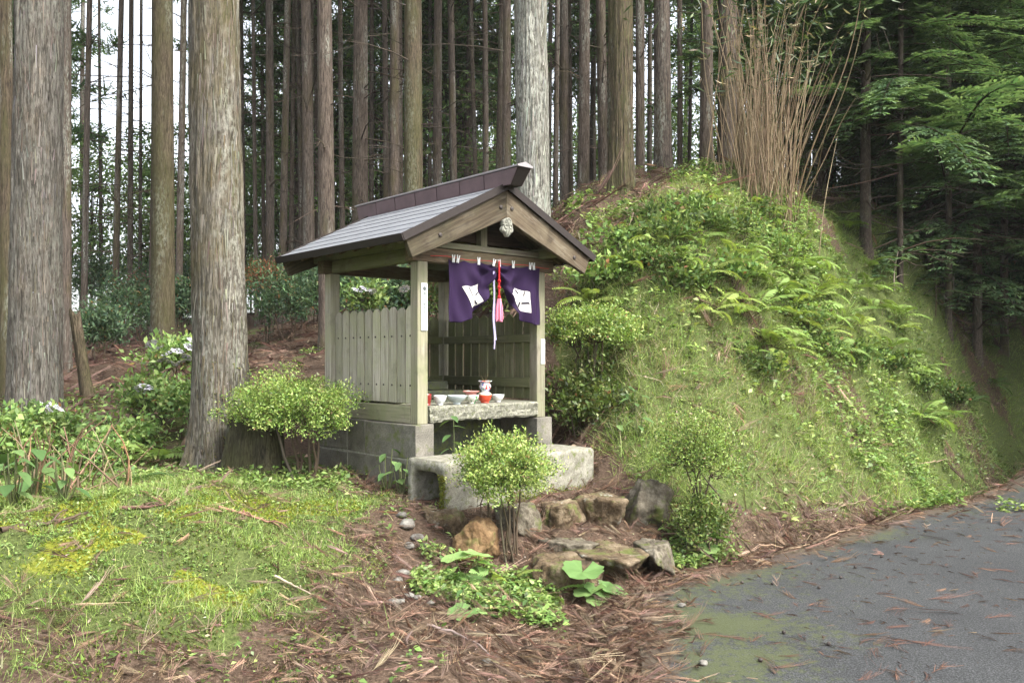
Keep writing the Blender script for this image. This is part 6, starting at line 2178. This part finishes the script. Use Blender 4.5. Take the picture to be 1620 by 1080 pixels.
# ---------------------------------------------------------------- fallen branches and twigs
def stick(pts, rad, label, lift=.03, col=(.30, .24, .18), side=4, seed=0, name='fallen_branch', ground=True):
    r = np.random.default_rng(seed + 900)
    P = []
    for px, py in pts:
        p = hit(px, py)
        P.append(p + np.array([0, 0, lift]))
    P = np.array(P)
    o = thing(name, label, 'branch', tuple(P[0]))
    P = P - P[0]
    t = np.linspace(0, 1, len(P))
    tt = np.linspace(0, 1, 18)
    path = np.stack([np.interp(tt, t, P[:, i]) for i in range(3)], -1)
    L = np.linalg.norm(path[-1])
    path[1:-1] = (path[:-2] + path[1:-1] * 2 + path[2:]) / 4 + r.normal(size=(16, 3)) * L * .006
    q = Q()
    q.add(*tube_np(path, np.linspace(rad, rad * .4, 18), 6), vary(col, 1, .1, r)[0])
    q.build('stem', M['twig'], o, True)
    q = Q()
    for k in range(side):
        i = r.integers(5, 16)
        d = unit(path[i] - path[i - 2]) + r.normal(size=3) * np.array([.6, .6, .3])
        l = L * r.uniform(.1, .25)
        q.add(*tube_np(curve(path[i], path[i] + d * l, (0, 0, .02), 4), np.linspace(rad * .45, rad * .2, 4), 4), vary(col, 1, .15, r)[0])
    if side:
        q.build('side_twig', M['twig'], o)
    return o
stick([(1030, 350), (1052, 348), (1070, 336), (1100, 332), (1140, 336)], .016, 'bare curved pale branch lying across the upper bank', .10, (.36, .31, .24), 2, 1)
stick([(990, 345), (1003, 348), (1000, 360), (995, 375)], .012, 'thin bent branch below the stout mossy trunk', .12, (.30, .23, .17), 1, 2)
stick([(1300, 800), (1340, 808), (1385, 790)], .008, 'thin curved twig on the litter at the foot of the grass', .04, (.26, .2, .14), 0, 3)
stick([(1535, 836), (1575, 833), (1625, 839)], .012, 'dead branch lying on the asphalt near the bank', .02, (.33, .25, .17), 4, 4)
stick([(1500, 842), (1560, 852), (1640, 848)], .009, 'thin dead branch on the asphalt beside the thicker one', .02, (.28, .19, .12), 4, 5)
stick([(675, 1000), (720, 1012), (760, 1035), (775, 1048)], .009, 'grey arched twig on the thick cedar litter', .04, (.20, .16, .13), 0, 6)
stick([(1200, 868), (1260, 872), (1320, 850), (1345, 842)], .010, 'long curved twig on the litter beside the road', .03, (.26, .19, .13), 1, 7)
stick([(190, 812), (230, 808), (262, 803)], .014, 'dark dead cedar spray lying on the moss mound', .02, (.13, .08, .06), 5, 8)
stick([(345, 808), (395, 820), (440, 835)], .014, 'reddish dead cedar branch lying on the moss mound', .02, (.22, .12, .08), 5, 9)
stick([(0, 845), (70, 835), (140, 818)], .016, 'long dark branch half sunk in the moss at the mound edge', .02, (.10, .07, .05), 3, 10)
stick([(435, 920), (470, 938), (492, 950)], .008, 'pale thin twig on the slope of the mound', .03, (.42, .34, .26), 1, 11)
stick([(1440, 740), (1500, 730), (1560, 712)], .010, 'long thin branch on the litter strip beyond the grass', .04, (.28, .21, .15), 2, 12)
p = hit(1415, 460)
o = thing('dead_sapling', 'bare grey dead sapling standing at the edge of the shade', 'dead plant', tuple(p))
q = Q()
q.add(*tube_np(curve((0, 0, -.05), (.06, 0, .62), (-.03, 0, 0), 7), np.linspace(.012, .006, 7), 6), (.34, .28, .23))
for e, b in (((.22, 0, .48), .36), ((-.12, 0, .5), .42), ((.25, .05, .25), .2)):
    q.add(*tube_np(curve((.02, 0, b), e, (0, 0, .03), 4), np.linspace(.006, .002, 4), 4), (.32, .26, .21))
q.build('stem', M['twig'], o, True)

TW = []
for i, s in enumerate(SPRIGS):
    TW.append(mesh_np('cedar_twig', s[0] * np.array([1, 1, .6]), s[1], M['dry'], np.array([(.115, .06, .045), (.15, .082, .058), (.09, .052, .042), (.19, .115, .075), (.125, .07, .055), (.105, .06, .045)])[i] * s[2][:, None]))
cl = [(1430, 940, 60, 14), (1530, 905, 45, 9), (1400, 985, 60, 8), (1260, 925, 40, 6), (1290, 950, 30, 4), (1190, 970, 50, 7), (1350, 1030, 60, 7), (1560, 860, 50, 9), (1110, 1010, 50, 6), (1240, 1010, 50, 5), (1500, 1010, 70, 7), (1560, 960, 60, 6), (1170, 1060, 60, 5), (1460, 1060, 80, 6), (1330, 870, 40, 5), (1480, 860, 50, 6), (1600, 820, 30, 5), (1600, 900, 30, 4)]
for cx, cy2, sp, n in cl:
    for k in range(n):
        px, py = random.gauss(cx, sp), random.gauss(cy2, sp * .35)
        Y = F_PX * (EYE - .014) / max(py - HOR, 120)
        X = (px - 810) / F_PX * Y
        if road_sd(X, Y)[0][0] > -.05:
            continue
        s = U(.5, 1.25)
        o = link('cedar_twig', random.choice(TW), None, (X, Y, .016), (U(-.03, .03), U(-.03, .03), U(0, 6.28)), (s, s, s * .6))
        tag(o, 'small red-brown fallen cedar twig lying on the asphalt', 'twig', 'fallen cedar twigs on the road')
# cedar cones, small dark dots
bm = bmesh.new()
bmesh.ops.create_icosphere(bm, subdivisions=2, radius=.012)
for v in bm.verts:
    v.co *= 1 + random.uniform(-.18, .18)
cone = bpy.data.meshes.new('cedar_cone')
bm.to_mesh(cone); bm.free()
cone.materials.append(M['iron'])
for px, py in ((1203, 1044), (1353, 897), (1330, 913), (1296, 929), (1311, 1018), (1174, 921), (1222, 923), (1515, 809), (1240, 1000), (1395, 880)):
    Y = F_PX * (EYE - .02) / (py - HOR)
    o = link('cedar_cone', cone, None, ((px - 810) / F_PX * Y, Y, .022), (U(0, 3), U(0, 3), 0))
    tag(o, 'tiny dark round cedar cone lying on the asphalt', 'cone', 'cedar cones on the road')

# ---------------------------------------------------------------- thin haze added to lift the dark between the trunks
hz = bmesh.new()
bmesh.ops.create_cube(hz, size=1)
for v in hz.verts:
    v.co = Vector((v.co.x * 150, v.co.y * 150 + 40, (v.co.z + .5) * 46 - 12))
hm = bpy.data.materials.new('added_haze')
hm.use_nodes = True
hm.node_tree.nodes.clear()
ho = hm.node_tree.nodes.new('ShaderNodeOutputMaterial')
hv = hm.node_tree.nodes.new('ShaderNodeVolumePrincipled')
hv.inputs['Color'].default_value = (.92, .95, .93, 1)
hv.inputs['Density'].default_value = .0005
hm.node_tree.links.new(hv.outputs[0], ho.inputs['Volume'])
kind(bm_obj('haze', hz, hm), 'stuff')
